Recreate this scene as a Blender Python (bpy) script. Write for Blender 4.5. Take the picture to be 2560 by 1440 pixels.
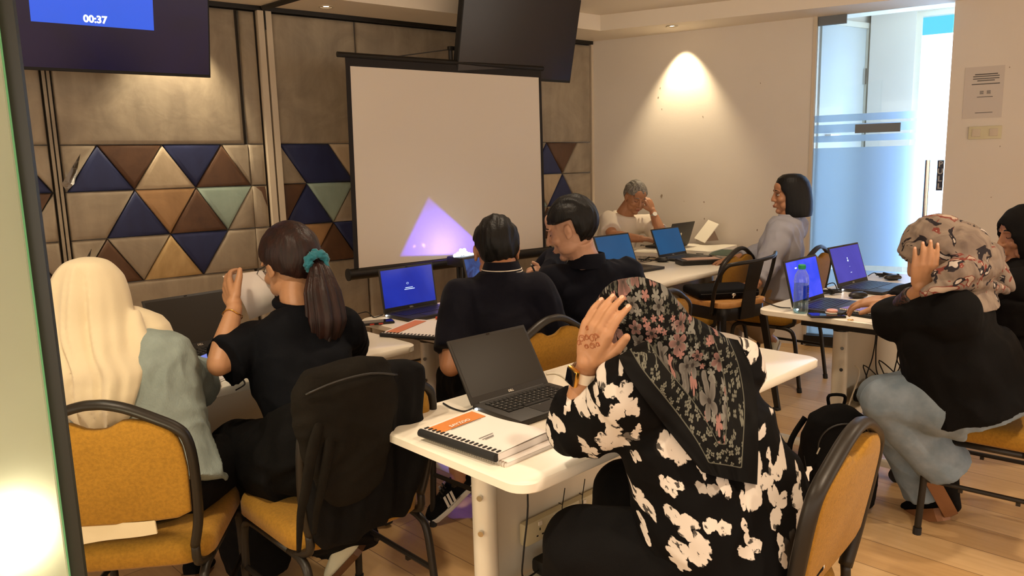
import bpy, bmesh, math, random
from mathutils import Vector, Matrix, noise
from mathutils.bvhtree import BVHTree
random.seed(7)
R = math.radians
V = Vector
SC = bpy.context.scene
for o in list(bpy.data.objects): bpy.data.objects.remove(o)
COL = SC.collection

# ------------------------------------------------------------------ camera
CAM = V((0, 0, 1.45)); FPX = 1900.0; PITCH = R(9.3); ROLL = R(1.5)
_f = V((0, math.cos(PITCH), -math.sin(PITCH)))
_r0 = V((1, 0, 0)); _u0 = _r0.cross(_f)
_r = math.cos(ROLL)*_r0 - math.sin(ROLL)*_u0
_u = _r.cross(_f)
cd = bpy.data.cameras.new('camera'); cam = bpy.data.objects.new('camera', cd); COL.objects.link(cam)
cd.sensor_width = 36; cd.lens = FPX/2560*36; cd.clip_start = .02
m = Matrix((_r, _u, -_f)).transposed().to_4x4(); m.translation = CAM
cam.matrix_world = m
SC.camera = cam

# ------------------------------------------------------------------ world and exposure
w = bpy.data.worlds.new('world'); SC.world = w; w.use_nodes = True
w.node_tree.nodes['Background'].inputs[0].default_value = (1.0, .84, .68, 1)
w.node_tree.nodes['Background'].inputs[1].default_value = 1.5
vs = SC.view_settings; vs.view_transform = 'Standard'; vs.look = 'None'; vs.gamma = 1; vs.use_curve_mapping = False
vs.exposure = 0.75

# ------------------------------------------------------------------ geometry of the place (metres)
def ray(px, py): return _f*FPX + _r*(px-1280) + _u*(720-py)
def Zp(px, py, z):
    d = ray(px, py); return CAM + d*((z-CAM.z)/d.z)
def W(px, py, Y):
    d = ray(px, py); return CAM + d*(Y/d.y)
def onplane(px, py, P, n):
    d = ray(px, py); return CAM + d*((P-CAM).dot(n)/d.dot(n))
UP = V((0, 0, 1))
DOORFOOT = V((2.256, 5.754, 0)); DR = V((-.8619, .5070, 0))        # right wall, pointing at the room corner
CORNER = V((.711, 6.663, 0)); DL = V((.7898, .6134, 0))            # left wall, pointing at the corner
NL = V((DL.y, -DL.x, 0)); NR = V((-DR.y, DR.x, 0)) ; NR = NR if NR.dot(-DOORFOOT) > 0 else -NR
CEIL = 2.445; CEIL2 = 2.56

# ------------------------------------------------------------------ lamps
def spot(name, loc, to, power, col=(1, .72, .44), size=60, blend=.5, rad=.04):
    l = bpy.data.lights.new(name, 'SPOT'); l.energy = power; l.color = col; l.spot_size = R(size); l.spot_blend = blend; l.shadow_soft_size = rad
    o = bpy.data.objects.new(name, l); COL.objects.link(o); o.location = loc
    o.rotation_euler = (V(to)-V(loc)).to_track_quat('-Z', 'Y').to_euler(); return o
WARM = (1, .80, .58)
for i, (x, y, p) in enumerate([(-.9, 1.3, 62), (.9, .9, 75), (2.2, 2.1, 60), (.1, 3.3, 42), (1.5, 4.0, 40), (-.9, -.5, 60), (2.6, -.2, 50), (.4, -1.5, 60)]):
    spot('ceiling_lamp_light', (x, y, 2.53), (x, y, 0), p*.85, WARM, 125, .8, .06)

# ------------------------------------------------------------------ materials
def lin(h):
    h = h.lstrip('#'); c = [int(h[i:i+2], 16)/255 for i in (0, 2, 4)]
    return tuple(((x+.055)/1.055)**2.4 if x > .04045 else x/12.92 for x in c) + (1,)
MATS = {}
class N:
    def __init__(s, name):
        s.m = bpy.data.materials.new(name); s.m.use_nodes = True; s.t = s.m.node_tree; s.b = s.t.nodes['Principled BSDF']; s.out = s.t.nodes['Material Output']
    def n(s, typ, **kw):
        x = s.t.nodes.new(typ)
        for k, v in kw.items():
            if k.startswith('i_'):
                k = k[2:]; x.inputs[int(k) if k.isdigit() else k].default_value = v
            else: setattr(x, k, v)
        return x
    def l(s, a, b): s.t.links.new(a, b)
    def math(s, op, a, b=None, c=None, clamp=False):
        x = s.n('ShaderNodeMath', operation=op, use_clamp=clamp)
        for i, q in enumerate((a, b, c)):
            if q is None: continue
            if isinstance(q, (int, float)): x.inputs[i].default_value = q
            else: s.l(q, x.inputs[i])
        return x.outputs[0]
    def mix(s, f, a, b):
        x = s.n('ShaderNodeMix', data_type='RGBA')
        for i, q in ((0, f), (6, a), (7, b)):
            if isinstance(q, (int, float, tuple)): x.inputs[i].default_value = q
            else: s.l(q, x.inputs[i])
        return x.outputs[2]
    def step(s, v, lo, hi):
        x = s.n('ShaderNodeMapRange'); x.clamp = True; s.l(v, x.inputs[0]); x.inputs[1].default_value = lo; x.inputs[2].default_value = hi; return x.outputs[0]
def mat(name, col, rough=.6, metal=0, bump=0, bscale=200, var=0, vscale=3, col2=None, sheen=0, spec=.5, coat=0, stretch=None, emit=0, detail=3):
    k = N(name); b = k.b
    b.inputs['Base Color'].default_value = lin(col); b.inputs['Roughness'].default_value = rough; b.inputs['Metallic'].default_value = metal
    b.inputs['Specular IOR Level'].default_value = spec
    if sheen: b.inputs['Sheen Weight'].default_value = sheen; b.inputs['Sheen Roughness'].default_value = .4
    if coat: b.inputs['Coat Weight'].default_value = coat
    if emit: b.inputs['Emission Color'].default_value = lin(col); b.inputs['Emission Strength'].default_value = emit
    tc = k.n('ShaderNodeTexCoord').outputs['Object']
    if stretch:
        mp = k.n('ShaderNodeMapping'); mp.inputs['Scale'].default_value = stretch; k.l(tc, mp.inputs[0]); tc = mp.outputs[0]
    if var or col2:
        nz = k.n('ShaderNodeTexNoise', i_Scale=vscale, i_Detail=detail, i_Roughness=.6); k.l(tc, nz.inputs['Vector'])
        f = k.step(nz.outputs['Fac'], .35, .65)
        c = lin(col); c2 = lin(col2) if col2 else tuple(x*(1-var) for x in c[:3])+(1,)
        k.l(k.mix(f, c, c2), b.inputs['Base Color'])
    if bump:
        nz = k.n('ShaderNodeTexNoise', i_Scale=bscale, i_Detail=2.0); k.l(tc, nz.inputs['Vector'])
        bp = k.n('ShaderNodeBump', i_Strength=bump, i_Distance=.002); k.l(nz.outputs['Fac'], bp.inputs['Height']); k.l(bp.outputs[0], b.inputs['Normal'])
    MATS[name] = k.m; return k.m
def emis(name, col, st):
    k = N(name); e = k.n('ShaderNodeEmission', i_Color=lin(col), i_Strength=st); k.l(e.outputs[0], k.out.inputs[0]); return k.m
M = {}
M['wall'] = mat('wall_paint', '#ddd4c6', .75, bump=.15, bscale=60, var=.03, vscale=2)
M['ceil'] = mat('ceiling_paint', '#e6dccb', .85, bump=.1, bscale=80)
M['black'] = mat('black_metal', '#1c1916', .38, .3, bump=.1)
M['frame'] = mat('chair_frame', '#241f19', .42, .2, spec=.4, bump=.05, bscale=300)
M['rubber'] = mat('black_rubber', '#0e0d0c', .7, bump=.1)
M['white_lam'] = mat('white_laminate', '#ece5d4', .32, bump=.02, bscale=30)
M['white_met'] = mat('white_metal', '#ddd6c4', .4, .1, bump=.04)
M['grey_met'] = mat('galvanised_grey', '#6b7278', .5, .2, bump=.05)
M['steel'] = mat('steel', '#c9c4bc', .18, 1)
M['lap'] = mat('laptop_shell', '#26231f', .5, bump=.05, bscale=600)
M['key'] = mat('laptop_keys', '#171512', .42, bump=.05)
M['keyglyph'] = mat('key_legend', '#8f8a80', .5)
M['scr_off'] = mat('screen_off', '#24211c', .30, spec=.35, bump=.01)
M['pad'] = mat('laptop_touchpad', '#211e1b', .42)
M['silver'] = mat('silver_print', '#c9c3b5', .35, .6)
M['paper'] = mat('paper_white', '#e6dfd8', .6, bump=.05, bscale=40)
M['orange'] = mat('orange_print', '#d5823a', .45)
M['ink'] = mat('printed_ink', '#54504c', .6)
M['skin_a'] = mat('skin_light_brown', '#b58560', .5, bump=.12, bscale=120, var=.12, vscale=14)
M['skin_b'] = mat('skin_tan', '#ad7956', .5, bump=.12, bscale=120, var=.12, vscale=14)
M['skin_c'] = mat('skin_fair', '#c4967a', .5, bump=.12, bscale=120, var=.1, vscale=14)
M['hair'] = mat('hair_black', '#070606', .55, bump=1, bscale=130, spec=.3, stretch=(1, 1, .12), var=.3, vscale=60)
M['hair_red'] = mat('hair_dark_red', '#170a08', .5, bump=1, bscale=120, spec=.35, stretch=(1, 1, .10), col2='#2b130d', vscale=50)
M['hair_grey'] = mat('hair_grey', '#55504a', .6, bump=1, bscale=160, col2='#8d877d', vscale=90)
M['stubble'] = mat('hair_faded', '#15100e', .8, spec=.12, bump=.8, bscale=300, col2='#241a15', vscale=200)
M['navy'] = mat('navy_jersey', '#0f0f1a', .8, spec=.12, bump=.5, bscale=700, sheen=.05, var=.2, vscale=7)
M['navy2'] = mat('navy_cotton', '#0d0f1a', .8, spec=.12, bump=.5, bscale=700, sheen=.04, var=.2, vscale=7)
M['blackcloth'] = mat('black_cloth', '#0d0c0c', .85, spec=.12, bump=.5, bscale=500, var=.25, vscale=9)
M['blackblue'] = mat('black_blue_cloth', '#080a10', .8, spec=.12, bump=.6, bscale=600, var=.3, vscale=12)
M['white_tee'] = mat('white_tshirt', '#ddd2c2', .85, spec=.12, bump=.3, bscale=500)
M['paleblue'] = mat('pale_blue_linen', '#8b9690', .85, spec=.12, bump=.8, bscale=250, var=.12, vscale=30, stretch=(1, 1, .4))
M['lightblue'] = mat('light_blue_cotton', '#9f9fa8', .8, spec=.12, bump=.3, bscale=400, var=.08)
M['beige_tr'] = mat('beige_trousers', '#a58a68', .85, bump=.4, bscale=400)
M['denim'] = mat('faded_denim', '#8794a0', .85, spec=.12, bump=.5, bscale=600, col2='#74838f', vscale=14)
M['cream'] = mat('cream_jersey', '#d6c6a6', .9, spec=.12, bump=.25, bscale=500, sheen=.2)
M['blackhijab'] = mat('black_hijab', '#0f0d0c', .85, spec=.12, bump=.3, bscale=500)
M['ochre'] = mat('ochre_upholstery', '#a2762a', .85, spec=.12, bump=.7, bscale=450, col2='#916a26', vscale=120, sheen=.1)
M['wood'] = mat('pale_wood', '#c79355', .5, col2='#b07a3c', vscale=14, stretch=(1, 8, 1), bump=.1)
M['lips'] = mat('lips', '#8a4338', .45)
M['eyew'] = mat('eye_white', '#cfc3b4', .3)
M['eyed'] = mat('eye_dark', '#120c09', .25)
M['gold'] = mat('gold', '#d8a24a', .25, 1)
M['shoe_w'] = mat('white_canvas', '#cfc9ad', .8, bump=.5, bscale=400)
M['sole_w'] = mat('white_rubber', '#d2ccc0', .6)
M['sole_b'] = mat('brown_rubber', '#5b3a1e', .6, bump=.4, bscale=80)
M['cork'] = mat('tan_platform', '#7d5230', .6, bump=.3)
M['teal'] = mat('teal_velvet', '#1c6a78', .8, sheen=.3, bump=1, bscale=60)
M['green'] = mat('dark_green_card', '#143a28', .5)
M['redcase'] = mat('phone_case_red', '#c0432f', .4)
M['rose'] = mat('rose_plastic', '#e2a48e', .35)
M['bluecover'] = mat('lilac_cover', '#8e86c8', .3, coat=.5)
M['darkglassy'] = mat('phone_glass', '#0c0d12', .08, spec=.6)
M['beigeplastic'] = mat('socket_plastic', '#cfc6a2', .45)
M['screencloth'] = mat('projection_fabric', '#dbd0c0', .9, bump=.05, bscale=300)
M['seam'] = mat('panel_seam', '#3b342b', .8)
M['trimw'] = mat('painted_trim', '#cdbfa8', .6)
M['grime'] = mat('wall_marks', '#94836f', .9)

def velvet(name, c, c2, sh=.5):
    k = N(name); tc = k.n('ShaderNodeTexCoord').outputs['Object']
    a = k.n('ShaderNodeTexNoise', i_Scale=3.2, i_Detail=5.0, i_Roughness=.65, i_Distortion=1.2); k.l(tc, a.inputs['Vector'])
    mp = k.n('ShaderNodeMapping'); mp.inputs['Scale'].default_value = (5, 5, .8); k.l(tc, mp.inputs[0])
    b2 = k.n('ShaderNodeTexNoise', i_Scale=2.5, i_Detail=4.0, i_Distortion=.6); k.l(mp.outputs[0], b2.inputs['Vector'])
    f = k.step(k.math('ADD', k.math('MULTIPLY', a.outputs['Fac'], .65), k.math('MULTIPLY', b2.outputs['Fac'], .35)), .38, .64)
    k.l(k.mix(f, lin(c), lin(c2)), k.b.inputs['Base Color'])
    k.b.inputs['Roughness'].default_value = .6; k.b.inputs['Sheen Weight'].default_value = sh; k.b.inputs['Sheen Roughness'].default_value = .35
    g = k.n('ShaderNodeTexNoise', i_Scale=9.0, i_Detail=4.0, i_Distortion=1.0); k.l(tc, g.inputs['Vector'])
    bp = k.n('ShaderNodeBump', i_Strength=.35, i_Distance=.006); k.l(g.outputs['Fac'], bp.inputs['Height']); k.l(bp.outputs[0], k.b.inputs['Normal'])
    return k.m
VEL = dict(t=velvet('velvet_taupe', '#a3957f', '#877a68'), n=velvet('velvet_navy', '#17204a', '#222e5c', .15), b=velvet('velvet_brown', '#614229', '#4a301d', .2),
           c=velvet('velvet_caramel', '#ab855a', '#906d46'), g=velvet('velvet_gold_beige', '#c2a36f', '#a08250'), m=velvet('velvet_mint', '#9fb3a5', '#8aa093'),
           l=velvet('velvet_light_beige', '#c0ac8e', '#a89578'))

def floor_mat():
    k = N('floor_planks'); tc = k.n('ShaderNodeTexCoord').outputs['Object']
    mp = k.n('ShaderNodeMapping'); mp.inputs['Rotation'].default_value = (0, 0, R(45)); k.l(tc, mp.inputs[0])
    br = k.n('ShaderNodeTexBrick', offset=.37); k.l(mp.outputs[0], br.inputs['Vector'])
    br.inputs['Scale'].default_value = 1; br.inputs['Brick Width'].default_value = 1.2; br.inputs['Row Height'].default_value = .19
    br.inputs['Mortar Size'].default_value = .0018; br.inputs['Mortar Smooth'].default_value = .2; br.inputs['Bias'].default_value = 0
    br.inputs['Color1'].default_value = lin('#cfae7f'); br.inputs['Color2'].default_value = lin('#bf9a69'); br.inputs['Mortar'].default_value = lin('#6f5539')
    mp2 = k.n('ShaderNodeMapping'); mp2.inputs['Scale'].default_value = (1.5, 22, 1); k.l(mp.outputs[0], mp2.inputs[0])
    nz = k.n('ShaderNodeTexNoise', i_Scale=2.0, i_Detail=6.0, i_Distortion=.4); k.l(mp2.outputs[0], nz.inputs['Vector'])
    k.l(k.mix(k.math('MULTIPLY', k.step(nz.outputs['Fac'], .35, .7), .35), br.outputs['Color'], lin('#a37d4e')), k.b.inputs['Base Color'])
    k.b.inputs['Roughness'].default_value = .38
    bp = k.n('ShaderNodeBump', i_Strength=.3, i_Distance=.002); k.l(br.outputs['Fac'], bp.inputs['Height']); bp.invert = True; k.l(bp.outputs[0], k.b.inputs['Normal'])
    return k.m
M['floor'] = floor_mat()

def flower_layer(k, uv, scale, petals, rad, seed):
    """five petal flowers on a jittered lattice: returns (mask, centre mask, random colour value)"""
    vo = k.n('ShaderNodeTexVoronoi', voronoi_dimensions='2D', i_Scale=scale, i_Randomness=.85)
    mp = k.n('ShaderNodeMapping'); mp.inputs['Location'].default_value = (seed, seed*1.7, 0); k.l(uv, mp.inputs[0])
    k.l(mp.outputs[0], vo.inputs['Vector'])
    sb = k.n('ShaderNodeVectorMath', operation='SUBTRACT'); sc = k.n('ShaderNodeVectorMath', operation='SCALE'); sc.inputs[3].default_value = scale
    k.l(mp.outputs[0], sb.inputs[0]); k.l(vo.outputs['Position'], sb.inputs[1]); k.l(sb.outputs[0], sc.inputs[0])
    sx = k.n('ShaderNodeSeparateXYZ'); k.l(sc.outputs[0], sx.inputs[0])
    ang = k.math('ARCTAN2', sx.outputs[1], sx.outputs[0])
    rr = k.math('SQRT', k.math('ADD', k.math('MULTIPLY', sx.outputs[0], sx.outputs[0]), k.math('MULTIPLY', sx.outputs[1], sx.outputs[1])))
    sc3 = k.n('ShaderNodeSeparateColor'); k.l(vo.outputs['Color'], sc3.inputs[0])
    ph = k.math('MULTIPLY', sc3.outputs[0], 6.28)
    pet = k.math('ABSOLUTE', k.math('COSINE', k.math('ADD', k.math('MULTIPLY', ang, petals/2), ph)))
    lim = k.math('MULTIPLY', k.math('ADD', k.math('MULTIPLY', k.math('POWER', pet, .6), .8), .2), k.math('MULTIPLY', k.math('ADD', k.math('MULTIPLY', sc3.outputs[1], .5), .7), rad))
    mask = k.step(k.math('SUBTRACT', lim, rr), 0, .02)
    cen = k.step(k.math('SUBTRACT', .09*rad/.4, rr), 0, .02)
    shade = k.math('DIVIDE', rr, k.math('ADD', lim, .001))
    return mask, cen, sc3.outputs[2], shade
def hijab_floral(name, border):
    k = N(name); uv = k.n('ShaderNodeUVMap', uv_map='UVMap').outputs[0]
    base = lin('#070605')
    m1, c1, r1, s1 = flower_layer(k, uv, 25, 5, .46, .3)
    m2, c2, r2, s2 = flower_layer(k, uv, 46, 5, .40, 4.1)
    m3, c3, r3, s3 = flower_layer(k, uv, 85, 4, .34, 8.3)
    colA = k.mix(k.step(r1, .66, .68), lin('#7f7b75'), lin('#9a6f69')); colA = k.mix(k.math('MULTIPLY', s1, .55), lin('#39342f'), colA)
    colB = k.mix(k.step(r2, .6, .62), lin('#6f6d66'), lin('#86615a'))
    col = k.mix(k.math('MULTIPLY', m3, .55), base, lin('#5b5a50'))
    col = k.mix(m2, col, colB); col = k.mix(m1, col, colA); col = k.mix(c1, col, lin('#2c2724'))
    if border:
        at = k.n('ShaderNodeUVMap', uv_map='edge').outputs[0]; sx = k.n('ShaderNodeSeparateXYZ'); k.l(at, sx.inputs[0]); e = sx.outputs[0]
        m4, c4, r4, s4 = flower_layer(k, uv, 75, 4, .42, 2.2)
        band = k.mix(m4, lin('#0d0c0a'), lin('#66655a')); band = k.mix(c4, band, lin('#201c19'))
        inner = k.step(e, .082, .084)
        lines = k.math('LESS_THAN', k.math('ABSOLUTE', k.math('SUBTRACT', e, .040)), .0012)
        lines2 = k.math('LESS_THAN', k.math('ABSOLUTE', k.math('SUBTRACT', e, .082)), .0010)
        col = k.mix(inner, band, col)
        col = k.mix(k.step(e, .039, .041), lin('#090807'), col)
        col = k.mix(k.math('MAXIMUM', lines, lines2), col, lin('#55544a'))
    k.l(col, k.b.inputs['Base Color']); k.b.inputs['Roughness'].default_value = .8; k.b.inputs['Specular IOR Level'].default_value = .12
    return k.m
def leaf_dress():
    k = N('dress_white_leaf_print'); uv = k.n('ShaderNodeUVMap', uv_map='UVMap').outputs[0]
    nz = k.n('ShaderNodeTexNoise', i_Scale=11.0, i_Detail=3.0); k.l(uv, nz.inputs['Vector'])
    nz2 = k.n('ShaderNodeTexNoise', i_Scale=55.0, i_Detail=4.0); k.l(uv, nz2.inputs['Vector'])
    def blob(scale, petals, rad, seed, warp, stretch=(1, 1, 1), rot=0):
        mp = k.n('ShaderNodeMapping'); mp.inputs['Scale'].default_value = stretch; mp.inputs['Rotation'].default_value = (0, 0, rot)
        ad = k.n('ShaderNodeVectorMath', operation='SCALE'); ad.inputs[3].default_value = warp
        s5 = k.n('ShaderNodeVectorMath', operation='SUBTRACT'); s5.inputs[1].default_value = (.5, .5, .5); k.l(nz2.outputs['Color'], s5.inputs[0]); k.l(s5.outputs[0], ad.inputs[0])
        s6 = k.n('ShaderNodeVectorMath', operation='ADD'); k.l(uv, s6.inputs[0]); k.l(ad.outputs[0], s6.inputs[1]); k.l(s6.outputs[0], mp.inputs[0])
        return flower_layer(k, mp.outputs[0], scale, petals, rad, seed)
    a = blob(9.0, 3, .34, 1.3, .030, (1.15, .85, 1), .5)
    b = blob(12.5, 2, .33, 5.2, .026, (.85, 1.3, 1), -.4)
    c = blob(19, 2, .34, 9.4, .020, (1.5, .7, 1), .9)
    vein = k.math('MULTIPLY', k.step(nz2.outputs['Fac'], .60, .63), .9)
    mask = k.math('MAXIMUM', k.math('MULTIPLY', a[0], k.step(a[2], .28, .30)), k.math('MAXIMUM', k.math('MULTIPLY', b[0], k.step(b[2], .30, .32)), k.math('MULTIPLY', c[0], k.step(c[2], .45, .47))))
    mask = k.math('MULTIPLY', mask, k.math('SUBTRACT', 1, k.math('MULTIPLY', vein, k.step(a[3], .45, .7))))
    k.l(k.mix(mask, lin('#060505'), lin('#cfc6bb')), k.b.inputs['Base Color']); k.b.inputs['Roughness'].default_value = .8; k.b.inputs['Specular IOR Level'].default_value = .12
    return k.m
def blotch_scarf():
    k = N('scarf_taupe_print'); tc = k.n('ShaderNodeTexCoord').outputs['Object']
    nz = k.n('ShaderNodeTexNoise', i_Scale=9.0, i_Detail=2.0, i_Distortion=2.2); k.l(tc, nz.inputs['Vector'])
    nb = k.n('ShaderNodeTexNoise', i_Scale=13.0, i_Detail=3.0, i_Distortion=1.5); k.l(tc, nb.inputs['Vector'])
    nc = k.n('ShaderNodeTexNoise', i_Scale=6.0, i_Detail=4.0, i_Distortion=3.0); k.l(tc, nc.inputs['Vector'])
    col = k.mix(k.step(nc.outputs['Fac'], .4, .7), lin('#8f8072'), lin('#6e6058'))
    col = k.mix(k.step(nz.outputs['Fac'], .585, .60), col, lin('#7a4038'))
    col = k.mix(k.step(nz.outputs['Fac'], .64, .65), col, lin('#b3a190'))
    col = k.mix(k.step(nb.outputs['Fac'], .61, .625), col, lin('#2b272b'))
    col = k.mix(k.step(nb.outputs['Fac'], .69, .70), col, lin('#b9aea4'))
    k.l(col, k.b.inputs['Base Color']); k.b.inputs['Roughness'].default_value = .8; k.b.inputs['Specular IOR Level'].default_value = .12
    return k.m
def lace():
    k = N('dark_lace'); tc = k.n('ShaderNodeTexCoord').outputs['Object']
    vo = k.n('ShaderNodeTexVoronoi', feature='DISTANCE_TO_EDGE', i_Scale=60.0); k.l(tc, vo.inputs['Vector'])
    k.l(k.mix(k.step(vo.outputs['Distance'], .03, .07), lin('#4a2620'), lin('#140e0f')), k.b.inputs['Base Color']); return k.m
M['fl_head'] = hijab_floral('scarf_floral', False); M['fl_drape'] = hijab_floral('scarf_floral_bordered', True)
M['dress'] = leaf_dress(); M['scarf'] = blotch_scarf(); M['lace'] = lace()

def screen_mat(name, c1, c2, st, sc=4):
    k = N(name); tc = k.n('ShaderNodeTexCoord').outputs['Object']
    nz = k.n('ShaderNodeTexNoise', i_Scale=sc, i_Detail=4.0, i_Distortion=1.0); k.l(tc, nz.inputs['Vector'])
    e = k.n('ShaderNodeEmission', i_Strength=st); k.l(k.mix(k.step(nz.outputs['Fac'], .35, .65), lin(c1), lin(c2)), e.inputs[0])
    g = k.n('ShaderNodeBsdfGlossy', i_Roughness=.2, i_Color=(.04, .04, .04, 1)); a = k.n('ShaderNodeAddShader'); k.l(e.outputs[0], a.inputs[0]); k.l(g.outputs[0], a.inputs[1]); k.l(a.outputs[0], k.out.inputs[0]); return k.m
M['s_blue'] = screen_mat('screen_royal_blue', '#23309a', '#1f2885', .75)
M['s_steel'] = screen_mat('screen_steel_blue', '#1f4568', '#1c3f60', .8)
M['s_wall'] = screen_mat('screen_wallpaper', '#2a3fd0', '#4a50e0', .85, 9)
M['s_violet'] = screen_mat('screen_violet', '#45409c', '#3b378e', .85)
M['s_dark'] = screen_mat('screen_dark_blue', '#16204a', '#31508a', .7, 14)
M['s_text'] = emis('screen_text', '#bfd4f0', 1.2)
M['tvblue'] = screen_mat('tv_blue', '#2350c4', '#2450be', .85, 3)
M['tvnavy'] = screen_mat('tv_navy', '#0b0b3a', '#0c0b30', .35, 3)
M['tvtext'] = emis('tv_text', '#ffffff', 1.3)
M['lampglow'] = emis('lamp_glow', '#fff0d0', 9)
M['led'] = emis('led_white', '#ffffff', 4)
M['day'] = emis('daylight', '#dceeff', 3.0)
M['blind'] = emis('blind_glow', '#62c8ee', 1.0)

def glass_mat(name, col, rough, ior, mixt=0, tcol='#ffffff'):
    k = N(name); b = k.b
    b.inputs['Base Color'].default_value = lin(col); b.inputs['Roughness'].default_value = rough; b.inputs['Transmission Weight'].default_value = 1; b.inputs['IOR'].default_value = ior
    if mixt:
        t = k.n('ShaderNodeBsdfTranslucent', i_Color=lin(tcol)); d = k.n('ShaderNodeBsdfDiffuse', i_Color=lin(tcol))
        m0 = k.n('ShaderNodeMixShader', i_Fac=.25); k.l(t.outputs[0], m0.inputs[1]); k.l(d.outputs[0], m0.inputs[2])
        mx = k.n('ShaderNodeMixShader', i_Fac=mixt); k.l(b.outputs[0], mx.inputs[1]); k.l(m0.outputs[0], mx.inputs[2]); k.l(mx.outputs[0], k.out.inputs[0])
    return k.m
def pane_mat(name, tint, refl=.06):
    k = N(name); t = k.n('ShaderNodeBsdfTransparent', i_Color=lin(tint)); g = k.n('ShaderNodeBsdfGlossy', i_Roughness=.02)
    fr = k.n('ShaderNodeFresnel', i_IOR=1.45); mx = k.n('ShaderNodeMixShader'); k.l(fr.outputs[0], mx.inputs[0]); k.l(t.outputs[0], mx.inputs[1]); k.l(g.outputs[0], mx.inputs[2]); k.l(mx.outputs[0], k.out.inputs[0]); return k.m
M['pane'] = pane_mat('door_glass', '#eef5fb')
M['frost'] = glass_mat('frosted_film', '#e4f0fb', .50, 1.3, .28, '#a9c8ec')
M['greenglass'] = pane_mat('green_glass', '#c9e2c4')
M['glassedge'] = mat('glass_edge', '#7ed2a0', .2, spec=.6)
M['frostgreen'] = glass_mat('frosted_green', '#e6eddf', .35, 1.3, .6, '#c6cab8')
M['water'] = pane_mat('bottle_plastic', '#cfe6ea')
def tint_mat(name, tint, k_=.12, dif='#dfeef2'):
    k = N(name); t = k.n('ShaderNodeBsdfTransparent', i_Color=lin(tint)); d = k.n('ShaderNodeBsdfDiffuse', i_Color=lin(dif)); mx = k.n('ShaderNodeMixShader', i_Fac=k_)
    lw = k.n('ShaderNodeLayerWeight', i_Blend=.35); f = k.math('ADD', k.math('MULTIPLY', lw.outputs['Facing'], k_*2), k_*.4, clamp=True); k.l(f, mx.inputs[0])
    k.l(t.outputs[0], mx.inputs[1]); k.l(d.outputs[0], mx.inputs[2]); g = k.n('ShaderNodeBsdfGlossy', i_Roughness=.05); m2 = k.n('ShaderNodeMixShader', i_Fac=.06); k.l(mx.outputs[0], m2.inputs[1]); k.l(g.outputs[0], m2.inputs[2]); k.l(m2.outputs[0], k.out.inputs[0]); return k.m
M['water'] = tint_mat('bottle_clear', '#dfeef0', .16)
M['mirrorscr'] = mat('tv_screen_off', '#181114', .22, spec=.5)

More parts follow.
